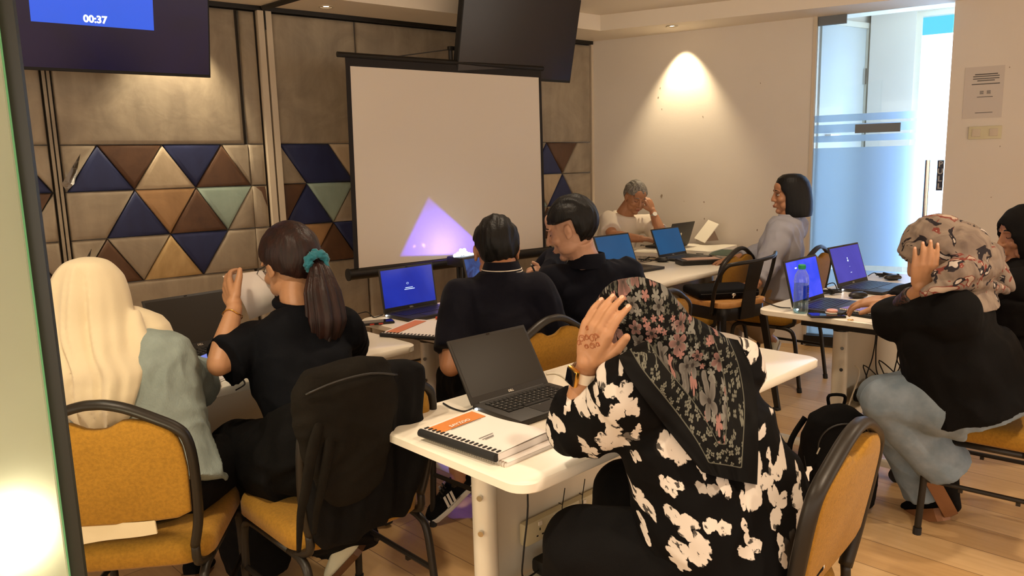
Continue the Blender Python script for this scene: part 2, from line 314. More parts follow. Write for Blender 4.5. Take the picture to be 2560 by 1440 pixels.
# ------------------------------------------------------------------ mesh builder
class MB:
    def __init__(s): s.v = []; s.f = []
    def add(s, vs, fs):
        b = len(s.v); s.v += [V(x) for x in vs]; s.f += [[b+i for i in f] for f in fs]; return s
    def box(s, c, d, rot=None, bev=0):
        c = V(c); x, y, z = (d[0]/2, d[1]/2, d[2]/2); rot = rot or Matrix.Identity(3)
        if bev:
            bm = bmesh.new(); bmesh.ops.create_cube(bm, size=1)
            for v in bm.verts: v.co = V((v.co.x*d[0], v.co.y*d[1], v.co.z*d[2]))
            bmesh.ops.bevel(bm, geom=bm.edges[:], offset=bev, segments=2, affect='EDGES', profile=.6)
            bm.verts.index_update(); s.add([c+rot@v.co for v in bm.verts], [[v.index for v in f.verts] for f in bm.faces]); bm.free(); return s
        p = [V((a*x, b*y, e*z)) for a in (-1, 1) for b in (-1, 1) for e in (-1, 1)]
        return s.add([c+rot@q for q in p], [(0, 1, 3, 2), (4, 6, 7, 5), (0, 4, 5, 1), (2, 3, 7, 6), (0, 2, 6, 4), (1, 5, 7, 3)])
    def loft(s, rings, cap=True, closed=True):
        n = len(rings[0]); vs = [p for r in rings for p in r]; fs = []
        for i in range(len(rings)-1):
            for j in range(n if closed else n-1):
                a, b = i*n+j, i*n+(j+1) % n; fs.append((a, b, b+n, a+n))
        if cap and closed:
            fs.append(tuple(range(n))[::-1]); fs.append(tuple(range((len(rings)-1)*n, len(rings)*n)))
        return s.add(vs, fs)
    def tube(s, pts, rad, n=10, flat=1, upv=None, sub=0, caps=True):
        pts = [V(p) for p in pts]; rad = list(rad) if hasattr(rad, '__len__') else [rad]*len(pts)
        if sub: pts, rad = smooth_path(pts, rad, sub)
        rings = []; t0 = None; x = None
        for i, p in enumerate(pts):
            t = (pts[min(i+1, len(pts)-1)]-pts[max(i-1, 0)])
            if t.length < 1e-9: t = t0 or UP
            t = t.normalized()
            if x is None:
                u0 = V(upv) if upv else (V((0, 0, 1)) if abs(t.z) < .9 else V((0, 1, 0)))
                x = (u0 - t*u0.dot(t)).normalized()
            else:
                x = (x - t*x.dot(t)).normalized()
            y = t.cross(x); t0 = t
            rings.append([p + x*math.cos(2*math.pi*k/n)*rad[i]*flat + y*math.sin(2*math.pi*k/n)*rad[i] for k in range(n)])
        return s.loft(rings, cap=caps)
    def limb(s, pts, rad, n=14, sub=4):
        """round-ended tapering limb"""
        pts = [V(p) for p in pts]; s.tube(pts, rad, n, sub=sub)
        s.ell(pts[0], (rad[0],)*3); s.ell(pts[-1], (rad[-1],)*3); return s
    def ell(s, c, r, rot=None, n=16, m=12, fn=None):
        c = V(c); rot = rot or Matrix.Identity(3); r = r if hasattr(r, '__len__') else (r,)*3
        vs = [V((0, 0, -1))]
        for i in range(1, m):
            a = -math.pi/2+math.pi*i/m
            for j in range(n):
                b = 2*math.pi*j/n; vs.append(V((math.cos(a)*math.cos(b), math.cos(a)*math.sin(b), math.sin(a))))
        vs.append(V((0, 0, 1))); fs = []
        for j in range(n): fs.append((0, 1+(j+1) % n, 1+j))
        for i in range(m-2):
            for j in range(n):
                a, b = 1+i*n+j, 1+i*n+(j+1) % n; fs.append((a, b, b+n, a+n))
        t = len(vs)-1
        for j in range(n): fs.append((t, t-n+j, t-n+(j+1) % n))
        out = []
        for v in vs:
            k = fn(v) if fn else 1
            out.append(c+rot@V((v.x*r[0]*k, v.y*r[1]*k, v.z*r[2]*k)))
        return s.add(out, fs)
    def prism(s, poly, ax, ay, n, o, t):
        """polygon in plane (o, ax, ay), extruded along n by t"""
        ax, ay, n, o = V(ax), V(ay), V(n), V(o); a = [o+ax*x+ay*y for x, y in poly]; b = [p+n*t for p in a]; k = len(a)
        return s.add(a+b, [tuple(range(k))[::-1], tuple(range(k, 2*k))]+[(i, (i+1) % k, k+(i+1) % k, k+i) for i in range(k)])
    def quad(s, a, b, c, d): return s.add([a, b, c, d], [(0, 1, 2, 3)])
    def grid(s, rows):
        n = len(rows[0]); return s.add([p for r in rows for p in r], [(i*n+j, i*n+j+1, (i+1)*n+j+1, (i+1)*n+j) for i in range(len(rows)-1) for j in range(n-1)])
    def xf(s, mtx): s.v = [mtx@v for v in s.v]; return s
    def join(s, o): return s.add(o.v, o.f)
    def mesh(s, name):
        me = bpy.data.meshes.new(name); me.from_pydata([tuple(v) for v in s.v], [], s.f); me.update(); return me
def smooth_path(pts, rad, sub):
    P, Q = [], []
    n = len(pts)
    for i in range(n-1):
        p0, p1, p2, p3 = pts[max(i-1, 0)], pts[i], pts[i+1], pts[min(i+2, n-1)]
        for k in range(sub):
            t = k/sub
            P.append(.5*((2*p1)+(p2-p0)*t+(2*p0-5*p1+4*p2-p3)*t*t+(3*p1-p0-3*p2+p3)*t**3)); Q.append(rad[i]*(1-t)+rad[i+1]*t)
    P.append(pts[-1]); Q.append(rad[-1]); return P, Q
def finish_normals(me):
    bm = bmesh.new(); bm.from_mesh(me); bmesh.ops.recalc_face_normals(bm, faces=bm.faces); bm.to_mesh(me); bm.free()
def obj(name, mb, m, parent=None, smooth=False, label=None, world=True, fix=True):
    me = mb.mesh(name) if isinstance(mb, MB) else mb
    if fix: finish_normals(me)
    me.materials.clear(); me.materials.append(m)
    if smooth is True: me.polygons.foreach_set('use_smooth', [True]*len(me.polygons))
    elif smooth: me.shade_smooth_by_angle(angle=R(smooth)) if hasattr(me, 'shade_smooth_by_angle') else None
    o = bpy.data.objects.new(name, me); COL.objects.link(o)
    if smooth and smooth is not True and not hasattr(me, 'shade_smooth_by_angle'):
        me.polygons.foreach_set('use_smooth', [True]*len(me.polygons))
        try: me.set_sharp_from_angle(angle=R(smooth))
        except Exception: pass
    if parent:
        o.parent = parent
        if world: me.transform(root_matrix(parent).inverted())
    if label: o['label'] = label
    return o
def root_matrix(o):
    mm = Matrix.Identity(4)
    while o:
        mm = (Matrix.Translation(o.location) @ o.rotation_euler.to_matrix().to_4x4()) @ mm; o = o.parent
    return mm
def thing(name, label, cat, loc=(0, 0, 0), rz=0, group=None):
    o = bpy.data.objects.new(name, None); COL.objects.link(o); o.location = loc; o.rotation_euler = (0, 0, rz); o.empty_display_size = .05
    o['label'] = label; o['category'] = cat
    if group: o['group'] = group
    return o
def tag(o, label, cat, group=None, kind=None):
    if label: o['label'] = label
    if cat: o['category'] = cat
    if group: o['group'] = group
    if kind: o['kind'] = kind
    return o
def struct(name, mb, m, **kw):
    o = obj(name, mb, m, **kw); o['kind'] = 'structure'; return o
def recenter(o):
    """put a single-mesh thing's origin at its base"""
    vs = [v.co for v in o.data.vertices]; c = V((sum(v.x for v in vs)/len(vs), sum(v.y for v in vs)/len(vs), min(v.z for v in vs)))
    o.data.transform(Matrix.Translation(-c)); o.location = c; return o
def single(name, mb, m, label, cat, group=None, smooth=False):
    return tag(recenter(obj(name, mb, m, smooth=smooth)), label, cat, group)
def kids(o): return [c for c in bpy.data.objects if c.parent == o]
def dup(root, loc, rz, label=None, group=None):
    allo = list(bpy.data.objects)
    def cp(o, par):
        c = o.copy(); COL.objects.link(c); c.parent = par
        for ch in allo:
            if ch.parent == o: cp(ch, c)
        return c
    r = cp(root, None); r.location = loc; r.rotation_euler = (0, 0, rz)
    if label: r['label'] = label
    if group: r['group'] = group
    return r
def basis(x, y, z): return Matrix((V(x), V(y), V(z))).transposed()
def evalmesh(mb, voxel, smooth_it=6, fac=.5, name='m', decim=None):
    me = mb.mesh(name); finish_normals(me)
    o = bpy.data.objects.new('tmp', me); COL.objects.link(o)
    r = o.modifiers.new('r', 'REMESH'); r.mode = 'VOXEL'; r.voxel_size = voxel
    if smooth_it: s = o.modifiers.new('s', 'SMOOTH'); s.factor = fac; s.iterations = smooth_it
    dg = bpy.context.evaluated_depsgraph_get(); dg.update()
    out = bpy.data.meshes.new_from_object(o.evaluated_get(dg)); bpy.data.objects.remove(o); bpy.data.meshes.remove(me); out.name = name
    return out
def displace(me, fn):
    ns = [v.normal.copy() for v in me.vertices]
    for v, n in zip(me.vertices, ns): v.co = v.co + n*fn(v.co, n)
    me.update(); return me
def folds(me, amp, sc, seed=0, st=(1, 1, 1)):
    s = V((seed*3.1, seed*1.7, seed*.9)); A = V(st)
    def fn(p, n):
        q = V((p.x*A.x, p.y*A.y, p.z*A.z))*sc+s; w2 = noise.noise(q*.5)*1.5
        return amp*((1-2*abs(noise.noise(q+V((w2, w2, 0)))))-.5) + amp*.35*noise.noise(q*2.3)
    return displace(me, fn)
def set_uv(me, name, fn):
    uv = me.uv_layers.new(name=name)
    for lp in me.loops: uv.data[lp.index].uv = fn(me.vertices[lp.vertex_index].co)
def text_mb(txt, size, o, ax, ay, n, depth=.0006, align='CENTER', bold=0):
    c = bpy.data.curves.new('t', 'FONT'); c.body = txt; c.size = size; c.align_x = align; c.align_y = 'CENTER'; c.extrude = depth; c.offset = bold; c.resolution_u = 3
    to = bpy.data.objects.new('t', c); COL.objects.link(to); dg = bpy.context.evaluated_depsgraph_get(); dg.update()
    me = bpy.data.meshes.new_from_object(to.evaluated_get(dg)); bpy.data.objects.remove(to)
    mb = MB(); ax, ay, n, o = V(ax), V(ay), V(n), V(o)
    mb.add([o+ax*v.co.x+ay*v.co.y+n*v.co.z for v in me.vertices], [list(p.vertices) for p in me.polygons]); bpy.data.meshes.remove(me); return mb

# ================================================================== THE ROOM
def WL(u, z, d=0): return CORNER + DL*u + UP*z + NL*d            # point on left wall, d metres into the room
def WR(u, z, d=0): return DOORFOOT - DR*u + UP*z + NR*d           # point on right wall, u runs to the right of the door jamb
mb = MB(); mb.box((1.5, 2.5, -.05), (16, 16, .1)); struct('floor', mb, M['floor'])
mb = MB(); mb.prism([(-9, 0), (.1, 0), (.1, 3.0), (-9, 3.0)], DL, UP, -NL, CORNER - NL*.02, .1); wall_left = struct('wall_left', mb, M['seam'])
UC = -(CORNER-DOORFOOT).length
def wr_piece(name, poly): mb = MB(); mb.prism(poly, -DR, UP, -NR, DOORFOOT, .10); return struct(name, mb, M['wall'])
wall_right = wr_piece('wall_right', [(UC-.15, 0), (0, 0), (0, 2.47), (.877, 2.47), (.877, 0), (4.2, 0), (4.2, 3.0), (UC-.15, 3.0)])
# ceiling: a lowered margin along both walls round a raised middle
RC = V((.736, 6.120, 0)); e1 = V((2.31, 5.344, 0)); dR2 = (e1-RC).normalized(); dL2 = -DL
def strip(poly, z0, z1):
    mb = MB(); mb.prism([(p.x, p.y) for p in poly], (1, 0, 0), (0, 1, 0), UP, (0, 0, z0), z1-z0); return mb
A = RC + dL2*8; B = RC + dR2*5
wl = [CORNER - NL*.1 + DL*.3, CORNER - NL*.1 - DL*9, A, RC]
c1 = struct('ceiling', strip([RC, A, CORNER-DL*9-NL*.1, CORNER+V((0, .35, 0))], CEIL, CEIL+.3), M['ceil'])
c1b = struct('ceiling', strip([RC, CORNER+V((0, .35, 0)), DOORFOOT-NR*.1-DR*4.2, B], CEIL, CEIL+.3), M['ceil'])
mb = MB(); mb.box((1.0, 2.2, CEIL2+.05), (15, 14, .1)); struct('ceiling', mb, M['ceil'])
# small marks on the painted wall
mb = MB()
for px, py, r in [(1651, 220, 2.5), (1646, 243, 2.5), (1757, 291, 2), (1901, 208, 2), (1654, 490, 5), (1483, 485, 4), (1760, 505, 3), (1655, 272, 1.6), (1710, 503, 1.5), (2505, 167, 4), (2524, 168, 2), (2478, 493, 2), (2500, 366, 2.2), (1893, 575, 3), (1761, 547, 3)]:
    c = onplane(px, py, DOORFOOT, NR) + NR*.0012; s = .6*r*c.y/FPX
    mb.prism([(math.cos(a*.785)*s*random.uniform(.5, 1.1), math.sin(a*.785)*s*random.uniform(.8, 1.8)) for a in range(8)], -DR, UP, NR, c, .0006)
obj('wall_mark', mb, M['grime'], wall_right)['kind'] = 'stuff'

# ---- padded wall
def pad(poly, key, name='padded_panel', th=.020, ins=.018):
    c = V((sum(p[0] for p in poly)/len(poly), sum(p[1] for p in poly)/len(poly)))
    def inset(d):
        out = []; n = len(poly)
        for i in range(n):
            p0, p1, p2 = V(poly[i-1]), V(poly[i]), V(poly[(i+1) % n])
            a = (p1-p0).normalized(); b = (p2-p1).normalized(); na = V((-a.y, a.x)); nb = V((-b.y, b.x))
            if na.dot(c-p1) < 0: na = -na
            if nb.dot(c-p1) < 0: nb = -nb
            bi = (na+nb).normalized(); out.append(p1+bi*min(d/max(.35, bi.dot(na)), d*2.2))
        return out
    ar = abs(sum(poly[i-1][0]*poly[i][1]-poly[i][0]*poly[i-1][1] for i in range(len(poly))))/2; pe = sum((V(poly[i-1])-V(poly[i])).length for i in range(len(poly))); ir = 2*ar/pe; ins = min(ins, ir*.32)
    rings = []
    for d, h in ((.0012, -.02), (.0016, 0), (.004, th*.5), (.010, th*.85), (ins+.008, th), (ins*2.6, th*1.12)):
        rings.append([WL(q[0], q[1], h) for q in inset(d)])
    mb = MB(); mb.loft(rings); return obj(name, mb, VEL[key], wall_left, smooth=True)
r1, r2, r3, r4 = 1.612, 1.356, 1.088, .826; p_ = .34
TOPZ = 2.415
def rect(u0, u1, z0, z1, k='t'): pad([(u0, z0), (u1, z0), (u1, z1), (u0, z1)], k)
for u0, u1 in [(-6.2, -4.99), (-4.98, -4.045), (-3.99, -2.985), (-2.965, -2.865), (-2.765, -2.19), (-2.185, -1.0), (-.995, -.01)]:
    rect(u0, u1, r1, TOPZ); rect(u0, u1, .02, r4)
def up(x, zt, zb, k): pad([(x, zt), (x-p_/2, zb), (x+p_/2, zb)], k, 'triangular_pad')
def dn(x, zt, zb, k): pad([(x-p_/2, zt), (x+p_/2, zt), (x, zb)], k, 'triangular_pad')
def poly(pts, k): pad(pts, k, 'triangular_pad')
a0, a1, a2 = -3.81, -3.47, -3.13; b0, b1, b2, b3 = -3.98, -3.64, -3.30, -2.96
up(a0, r1, r2, 'n'); dn(b1, r1, r2, 'b'); up(a1, r1, r2, 'l'); dn(b2, r1, r2, 'n'); up(a2, r1, r2, 'b')
poly([(-3.99, r1), (a0, r1), (b0, r2), (-3.99, r2)], 't'); poly([(a2, r1), (-2.965, r1), (-2.965, r2)], 't')
poly([(-3.99, r2), (b1, r2), (a0, r3), (-3.99, r3)], 't'); up(b1, r2, r3, 'n'); dn(a1, r2, r3, 'c'); up(b2, r2, r3, 'b'); dn(a2, r2, r3, 'm'); poly([(b3, r2), (a2, r3), (b3, r3)], 't')
up(a0, r3, r4, 'b'); dn(b1, r3, r4, 't'); up(a1, r3, r4, 'g'); dn(b2, r3, r4, 'n'); poly([(a2, r3), (b3, r3), (b3, r4), (b2, r4)], 't'); poly([(-3.99, r3), (a0, r3), (b0, r4), (-3.99, r4)], 't')
# panel left of the first seam
up(-4.22, r1, r2, 'n'); poly([(-4.22, r1), (-4.045, r1), (-4.045, r2)], 't'); up(-4.56, r1, r2, 'l'); dn(-4.39, r1, r2, 'b'); poly([(-4.98, r1), (-4.56, r1), (-4.73, r2), (-4.98, r2)], 't')
dn(-4.22, r2, r3, 'b'); poly([(-4.045, r2), (-4.045, r3), (-4.22, r3)], 't'); up(-4.39, r2, r3, 'l'); poly([(-4.98, r2), (-4.39, r2), (-4.56, r3), (-4.98, r3)], 'n')
up(-4.22, r3, r4, 'b'); poly([(-4.22, r3), (-4.045, r3), (-4.045, r4)], 't'); poly([(-4.98, r3), (-4.22, r3), (-4.39, r4), (-4.98, r4)], 'c')
for z0, z1 in ((r2, r1), (r3, r2), (r4, r3)): rect(-2.965, -2.865, z0, z1)
poly([(-2.958, r2), (-2.868, r2), (-2.868, r2-.16)], 'b')
# panel behind the screen
uA, uB, uC_ = -2.765, -2.425, -2.085; vA, vB = -2.595, -2.255
poly([(uA, r1), (uA, r2), (vA, r2)], 't'); poly([(uA, r1), (uB, r1), (vB, r2), (vA, r2)], 'n'); dn(vB, r1, r2, 'l'); up(uC_, r1, r2, 't')
poly([(uA, r2), (vA, r2), (uA, r3)], 'b'); up(vA, r2, r3, 'n'); dn(uB, r2, r3, 'm'); up(vB, r2, r3, 't'); dn(uC_, r2, r3, 'b')
dn(vA, r3, r4, 'c'); up(uB, r3, r4, 'b'); dn(vB, r3, r4, 'n'); up(uC_, r3, r4, 't'); poly([(uA, r3), (vA, r4), (uA, r4)], 't')
x = uC_+p_/2; poly([(x-.17, r1), (x+.17, r1), (x+.34, r2), (x, r2)], 'n'); poly([(x, r2), (x+.34, r2), (x+.17, r3), (x-.17, r3)], 'l'); poly([(x-.17, r3), (x+.17, r3), (x+.34, r4), (x, r4)], 'b')
rect(x+.36, -.68, r4, r1)
q0, q1 = -.51, -.17; s1 = -.34
up(q0, r1, r2, 'n'); dn(s1, r1, r2, 'b'); poly([(q1, r1), (-.01, r1), (-.01, r2), (s1, r2)], 't'); poly([(-.68, r1), (q0, r1), (-.68, r2)], 't')
dn(q0, r2, r3, 'l'); up(s1, r2, r3, 'n'); poly([(s1, r2), (-.01, r2), (-.01, r3), (q1, r3)], 't'); poly([(-.68, r2), (q0, r3), (-.68, r3)], 'm')
up(q0, r3, r4, 'b'); dn(s1, r3, r4, 'l'); poly([(q1, r3), (-.01, r3), (-.01, r4), (s1, r4)], 't'); poly([(-.68, r3), (q0, r3), (-.68, r4)], 't')
# folding partition: dark rail on the ceiling and pale posts
mb = MB(); mb.prism([(-6.5, 0), (0, 0), (0, .03), (-6.5, .03)], DL, UP, NL, CORNER+UP*2.418-NL*.01, .05); struct('trim_1', mb, M['black'])
mb = MB()
for u0, u1 in ((-2.855, -2.818), (-2.805, -2.768)): mb.prism([(u0, 0), (u1, 0), (u1, 2.418), (u0, 2.418)], DL, UP, NL, CORNER, .045)
post = struct('trim_2', mb, M['trimw'])
mb = MB(); mb.box(WL(-2.811, 2.36, .05), (.006, .006, .11), basis(DL, NL, UP)); obj('slot', mb, M['black'], post)
mb = MB()
for u in (-4.018,): mb.prism([(u-.018, 0), (u-.004, 0), (u-.004, 2.41), (u-.018, 2.41)], DL, UP, NL, CORNER, .02); mb.prism([(u+.004, 0), (u+.018, 0), (u+.018, 2.41), (u+.004, 2.41)], DL, UP, NL, CORNER, .02)
struct('trim_3', mb, VEL['t'])
mb = MB(); mb.prism([(-.012, 0), (.012, 0), (.012, 2.42), (-.012, 2.42)], DL, UP, NL, CORNER, .03); struct('trim_4', mb, M['trimw'])
mb = MB(); p = WL(-2.82, CEIL-.012, .05); q = p + (NL*.85+DL*.15).normalized()*.95; mb.tube([p, q], .018, 4); struct('trim_5', mb, M['black'])

# ---- ceiling lamps
def downlight(loc, up_z, label):
    t = thing('ceiling_lamp', label, 'ceiling light', (loc[0], loc[1], up_z), 0, 'recessed round ceiling lamps')
    mb = MB(); k = 24
    ring = lambda r, z: [V((loc[0]+r*math.cos(2*math.pi*i/k), loc[1]+r*math.sin(2*math.pi*i/k), up_z+z)) for i in range(k)]
    mb.loft([ring(.045, .001), ring(.047, -.005), ring(.036, -.006), ring(.034, .001)], cap=False); obj('rim', mb, M['trimw'], t, smooth=True)
    mb = MB(); mb.loft([ring(.034, .001), ring(.001, -.001)], cap=False); obj('bulb', mb, M['lampglow'], t)
    return t
lp = V((1.262, 5.989, 0)); downlight(lp, CEIL, 'small round recessed lamp glowing above the bright spot on the plain wall')
lq = Zp(815, 16, CEIL); downlight(lq, CEIL, 'round recessed lamp at the top edge above the projection screen')
for (x, y) in [(-.9, 1.3), (.9, .9), (2.2, 2.1), (.1, 3.3), (1.5, 4.0)]: pass
tgt = onplane(1712, 235, DOORFOOT, NR)
lw = bpy.data.lights.new('wall_lamp_light', 'SPOT'); lw.energy = 48; lw.color = (1, .80, .52); lw.spot_size = R(74); lw.spot_blend = .75; lw.shadow_soft_size = .015
lo = bpy.data.objects.new('wall_lamp_light', lw); COL.objects.link(lo); base = WR((tgt-DOORFOOT).dot(-DR), 2.43, .13); lo.location = base
lo.rotation_euler = (WR((tgt-DOORFOOT).dot(-DR), 1.2, .02)-base).to_track_quat('-Z', 'Y').to_euler()
t2 = onplane(430, 250, CORNER, NL); u2 = (t2-CORNER).dot(DL)
spot('wall_lamp_light', WL(u2+.02, 2.43, .20), WL(u2, 1.3, .02), 40, (1, .82, .55), 80, .7, .02)

# ---- right wall: glass door, hall beyond
DH = 2.455
def WRo(u, d, z): return DOORFOOT - DR*u - NR*d + UP*z
hallL = V((2.82, 6.10, 0)); bw = (hallL-DOORFOOT)
mb = MB(); n_ = V((-bw.y, bw.x, 0)).normalized(); mb.prism([(0, 0), (bw.length, 0), (bw.length, 2.95), (0, 2.95)], bw.normalized(), UP, n_, DOORFOOT-NR*.10, .08); 
struct('wall_back', mb, M['wall'])
xw0 = .17 ; bx = -DR
wx0 = (onplane(2283, 200, hallL, NR)-hallL).dot(bx)
mb = MB(); mb.prism([(0, 0), (wx0, 0), (wx0, 2.50), (2.2, 2.50), (2.2, 3.0), (0, 3.0)], bx, UP, -NR, hallL, .1); struct('wall_front', mb, M['wall'])
mb = MB(); mb.box(WRo(1.3, .7, 2.98), (2.4, 2.2, .06), basis(-DR, -NR, UP)); struct('ceiling', mb, M['ceil'])
wn = thing('window_1', 'bright window with a pale roller blind beyond the glass door', 'window', hallL+bx*wx0); wn['kind'] = 'structure'
mb = MB(); mb.prism([(wx0, 0), (wx0+.04, 0), (wx0+.04, 2.46), (2.2, 2.46), (2.2, 2.50), (wx0, 2.50)], bx, UP, -NR, hallL-NR*.03, .05); obj('window_frame', mb, M['white_met'], wn)
mb = MB(); mb.prism([(wx0+.04, 0), (2.2, 0), (2.2, 2.33), (wx0+.04, 2.33)], bx, UP, -NR, hallL-NR*.09, .01); obj('pane', mb, M['day'], wn)
mb = MB(); mb.prism([(wx0+.04, 2.33), (2.2, 2.33), (2.2, 2.46), (wx0+.04, 2.46)], bx, UP, -NR, hallL-NR*.09, .01); obj('roller_blind', mb, M['blind'], wn)
# plain door in the hall
hd = thing('door_2', 'plain pale door in the hall seen through the glass door', 'door', DOORFOOT+bw*.08); hd['kind'] = 'structure'
hn = -n_
ho = DOORFOOT-NR*.10
mb = MB(); mb.prism([(.04, 0), (.575, 0), (.575, 2.41), (.04, 2.41)], bw.normalized(), UP, hn, ho, .012); obj('door_leaf', mb, mat('hall_door', '#c6c8c2', .6, var=.05), hd)
mb = MB(); mb.prism([(.575, 0), (.60, 0), (.60, 2.45), (.0, 2.45), (.0, 2.41), (.575, 2.41)], bw.normalized(), UP, hn, ho, .03); obj('door_frame', mb, M['white_met'], hd)
mb = MB(); hh = ho+bw.normalized()*.13+UP*1.60; mb.tube([hh+hn*.0, hh+hn*.05, hh+hn*.05+bw.normalized()*.12], .009, 8); obj('lever_handle', mb, M['steel'], hd)
mb = MB(); mb.box(ho+bw.normalized()*.565+UP*2.05+hn*.02, (.02, .02, .12), basis(bw.normalized(), hn, UP)); obj('hinge', mb, M['steel'], hd)
la = bpy.data.lights.new('window_daylight', 'AREA'); la.energy = 44; la.color = (.42, .66, 1); la.shape = 'RECTANGLE'; la.size = .9; la.size_y = 2.2
lao = bpy.data.objects.new('window_daylight', la); COL.objects.link(lao); lao.location = hallL+bx*(wx0+.55)+UP*1.25+NR*.03; lao.rotation_euler = (NR*1).to_track_quat('-Z', 'Y').to_euler()
# glass door
gd = thing('door_1', 'frosted glass door with steel bar handle and PULL sign', 'door', DOORFOOT); gd['kind'] = 'structure'
mb = MB(); mb.prism([(.012, .012), (.872, .012), (.872, DH), (.012, DH)], -DR, UP, -NR, DOORFOOT-NR*.045, .010); obj('glass_pane', mb, M['pane'], gd)
mb = MB(); f0 = DOORFOOT-NR*.044
bands = [(0.012, .566), (.606, 1.503), (1.55, 1.605), (1.625, 1.685), (1.705, 1.738)]
bands = [(.06, .597), (.636, 1.503), (1.545, 1.592), (1.612, 1.672), (1.692, 1.742)]
for z0, z1 in bands: mb.prism([(.012, z0), (.872, z0), (.872, z1), (.012, z1)], -DR, UP, NR, f0, .003)
obj('frosted_film', mb, M['frost'], gd)
mb = MB(); mb.box(WR(.44, .045, -.04), (.86, .03, .085), basis(-DR, NR, UP)); mb.box(WR(.11, 2.42, -.04), (.19, .03, .075), basis(-DR, NR, UP)); obj('patch_fitting', mb, M['grey_met'], gd)
mb = MB(); mb.box(WR(.15, .05, .0), (.30, .05, .07), basis(-DR, NR, UP)); obj('floor_hinge', mb, M['black'], gd)
mb = MB(); mb.box(WR(.442, 1.634, -.025), (.295, .012, .062), basis(-DR, NR, UP)); obj('latch_plate', mb, M['grey_met'], gd)
mb = MB(); hp = .775
mb.tube([WR(hp, .62, .055), WR(hp, 1.40, .055)], .016, 16)
for z in (.75, 1.27): mb.tube([WR(hp, z, .055), WR(hp, z, -.05)], .01, 10)
obj('bar_handle', mb, M['steel'], gd, smooth=30)
sg = MB(); sg.prism([(.832, 1.186), (.872, 1.186), (.872, 1.396), (.832, 1.396)], -DR, UP, NR, DOORFOOT-NR*.040, .003); so = obj('pull_sign', sg, mat('sign_navy', '#191b30', .4), gd)
tm = MB()
for i, ch in enumerate('PULL'): tm.join(text_mb(ch, .052, WR(.852, 1.368-i*.051, -.0365), -DR, UP, NR, .0008, bold=.0012))
obj('lettering', tm, mat('sign_letters', '#b9b2a4', .5), so)
mb = MB(); mb.prism([(-.012, 0), (.012, 0), (.012, DH), (.877, DH), (.877, DH+.02), (-.012, DH+.02)], -DR, UP, NR, DOORFOOT-NR*.08, .085); struct('trim_6', mb, M['trimw'])

# notice and switches on the wall
def wallrect(o_n, u, z, wd, h, th, mt, par=None, bev=0):
    mb = MB(); mb.box(WR(u, z, th/2+.0008), (wd, th, h), basis(-DR, NR, UP), bev); return obj(o_n, mb, mt, par, smooth=30 if bev else False)
nt = thing('notice', 'white printed notice taped to the wall above the light switch', 'notice', WR(1.075, 1.67, .0))
wallrect('sheet', 1.075, 1.838, .225, .335, .002, mat('notice_paper', '#c9bfb4', .5), nt)
mb = MB()
for z, w0, h in [(1.985, .13, .007), (1.972, .15, .006), (1.957, .15, .006), (1.944, .10, .006), (1.922, .16, .006), (1.838, .09, .004), (1.735, .10, .004)]:
    mb.box(WR(1.085, z-.03, .0036), (w0, .001, h), basis(-DR, NR, UP))
for i_ in range(4):
    for u_ in (1.065, 1.105): mb.box(WR(u_, 1.846-i_*.006, .0036), (.022, .001, .003), basis(-DR, NR, UP))
obj('print', mb, M['ink'], nt)
sw = thing('light_switch', 'white double light switch plate beside the glass door', 'light switch', WR(1.10, 1.52, 0))
wallrect('plate', 1.10, 1.573, .19, .085, .010, M['beigeplastic'], sw, .003)
for du in (-.05, .05):
    o = wallrect('rocker', 1.10+du, 1.573, .05, .05, .016, M['trimw'], sw, .003)

# ================================================================== GLASS PARTITION at the left
Yg = .95
g0 = W(24, 300, Yg); gx = .020*1.0
gp = thing('wall_front', None or 'glass partition with a dark edge strip at the left', 'partition', (g0.x-.06, Yg, 0)); gp['kind'] = 'structure'
gdir = V((-.93, -.36, 0)).normalized(); gn = V((-gdir.y, gdir.x, 0))
xe = W(100, 700, Yg).x
mb = MB(); mb.prism([(0, 0), (.012*1.55, 0), (.012*1.55, 2.44), (0, 2.44)], (1, 0, 0), UP, (0, 1, 0), (xe-.009, Yg, 0), .006); obj('edge_strip', mb, mat('dark_edge', '#20241c', .4), gp)
mb = MB(); mb.prism([(0, 0), (.003, 0), (.003, 2.44), (0, 2.44)], (1, 0, 0), UP, (0, 1, 0), (xe-.0125, Yg, 0), .008); obj('polished_edge', mb, M['glassedge'], gp)
mb = MB(); mb.prism([(0, 0), (.9, 0), (.9, 2.44), (0, 2.44)], gdir, UP, gn, (xe-.012, Yg, 0), .010); obj('glass_pane', mb, M['frostgreen'], gp)
gl = bpy.data.lights.new('glass_glow_light', 'POINT'); gl.energy = 5; gl.color = (1, .85, .55); gl.shadow_soft_size = .06  # point light added low behind the pane to make its bright spot
glo = bpy.data.objects.new('glass_glow_light', gl); COL.objects.link(glo); glo.location = W(30, 1330, 1.25)
spot('green_spot_light', (-1.3, 1.9, 2.4), (-1.0, 1.4, 0), 6, (.8, 1, .8), 80)  # unseen pale green spot light aimed at the floor behind the pane

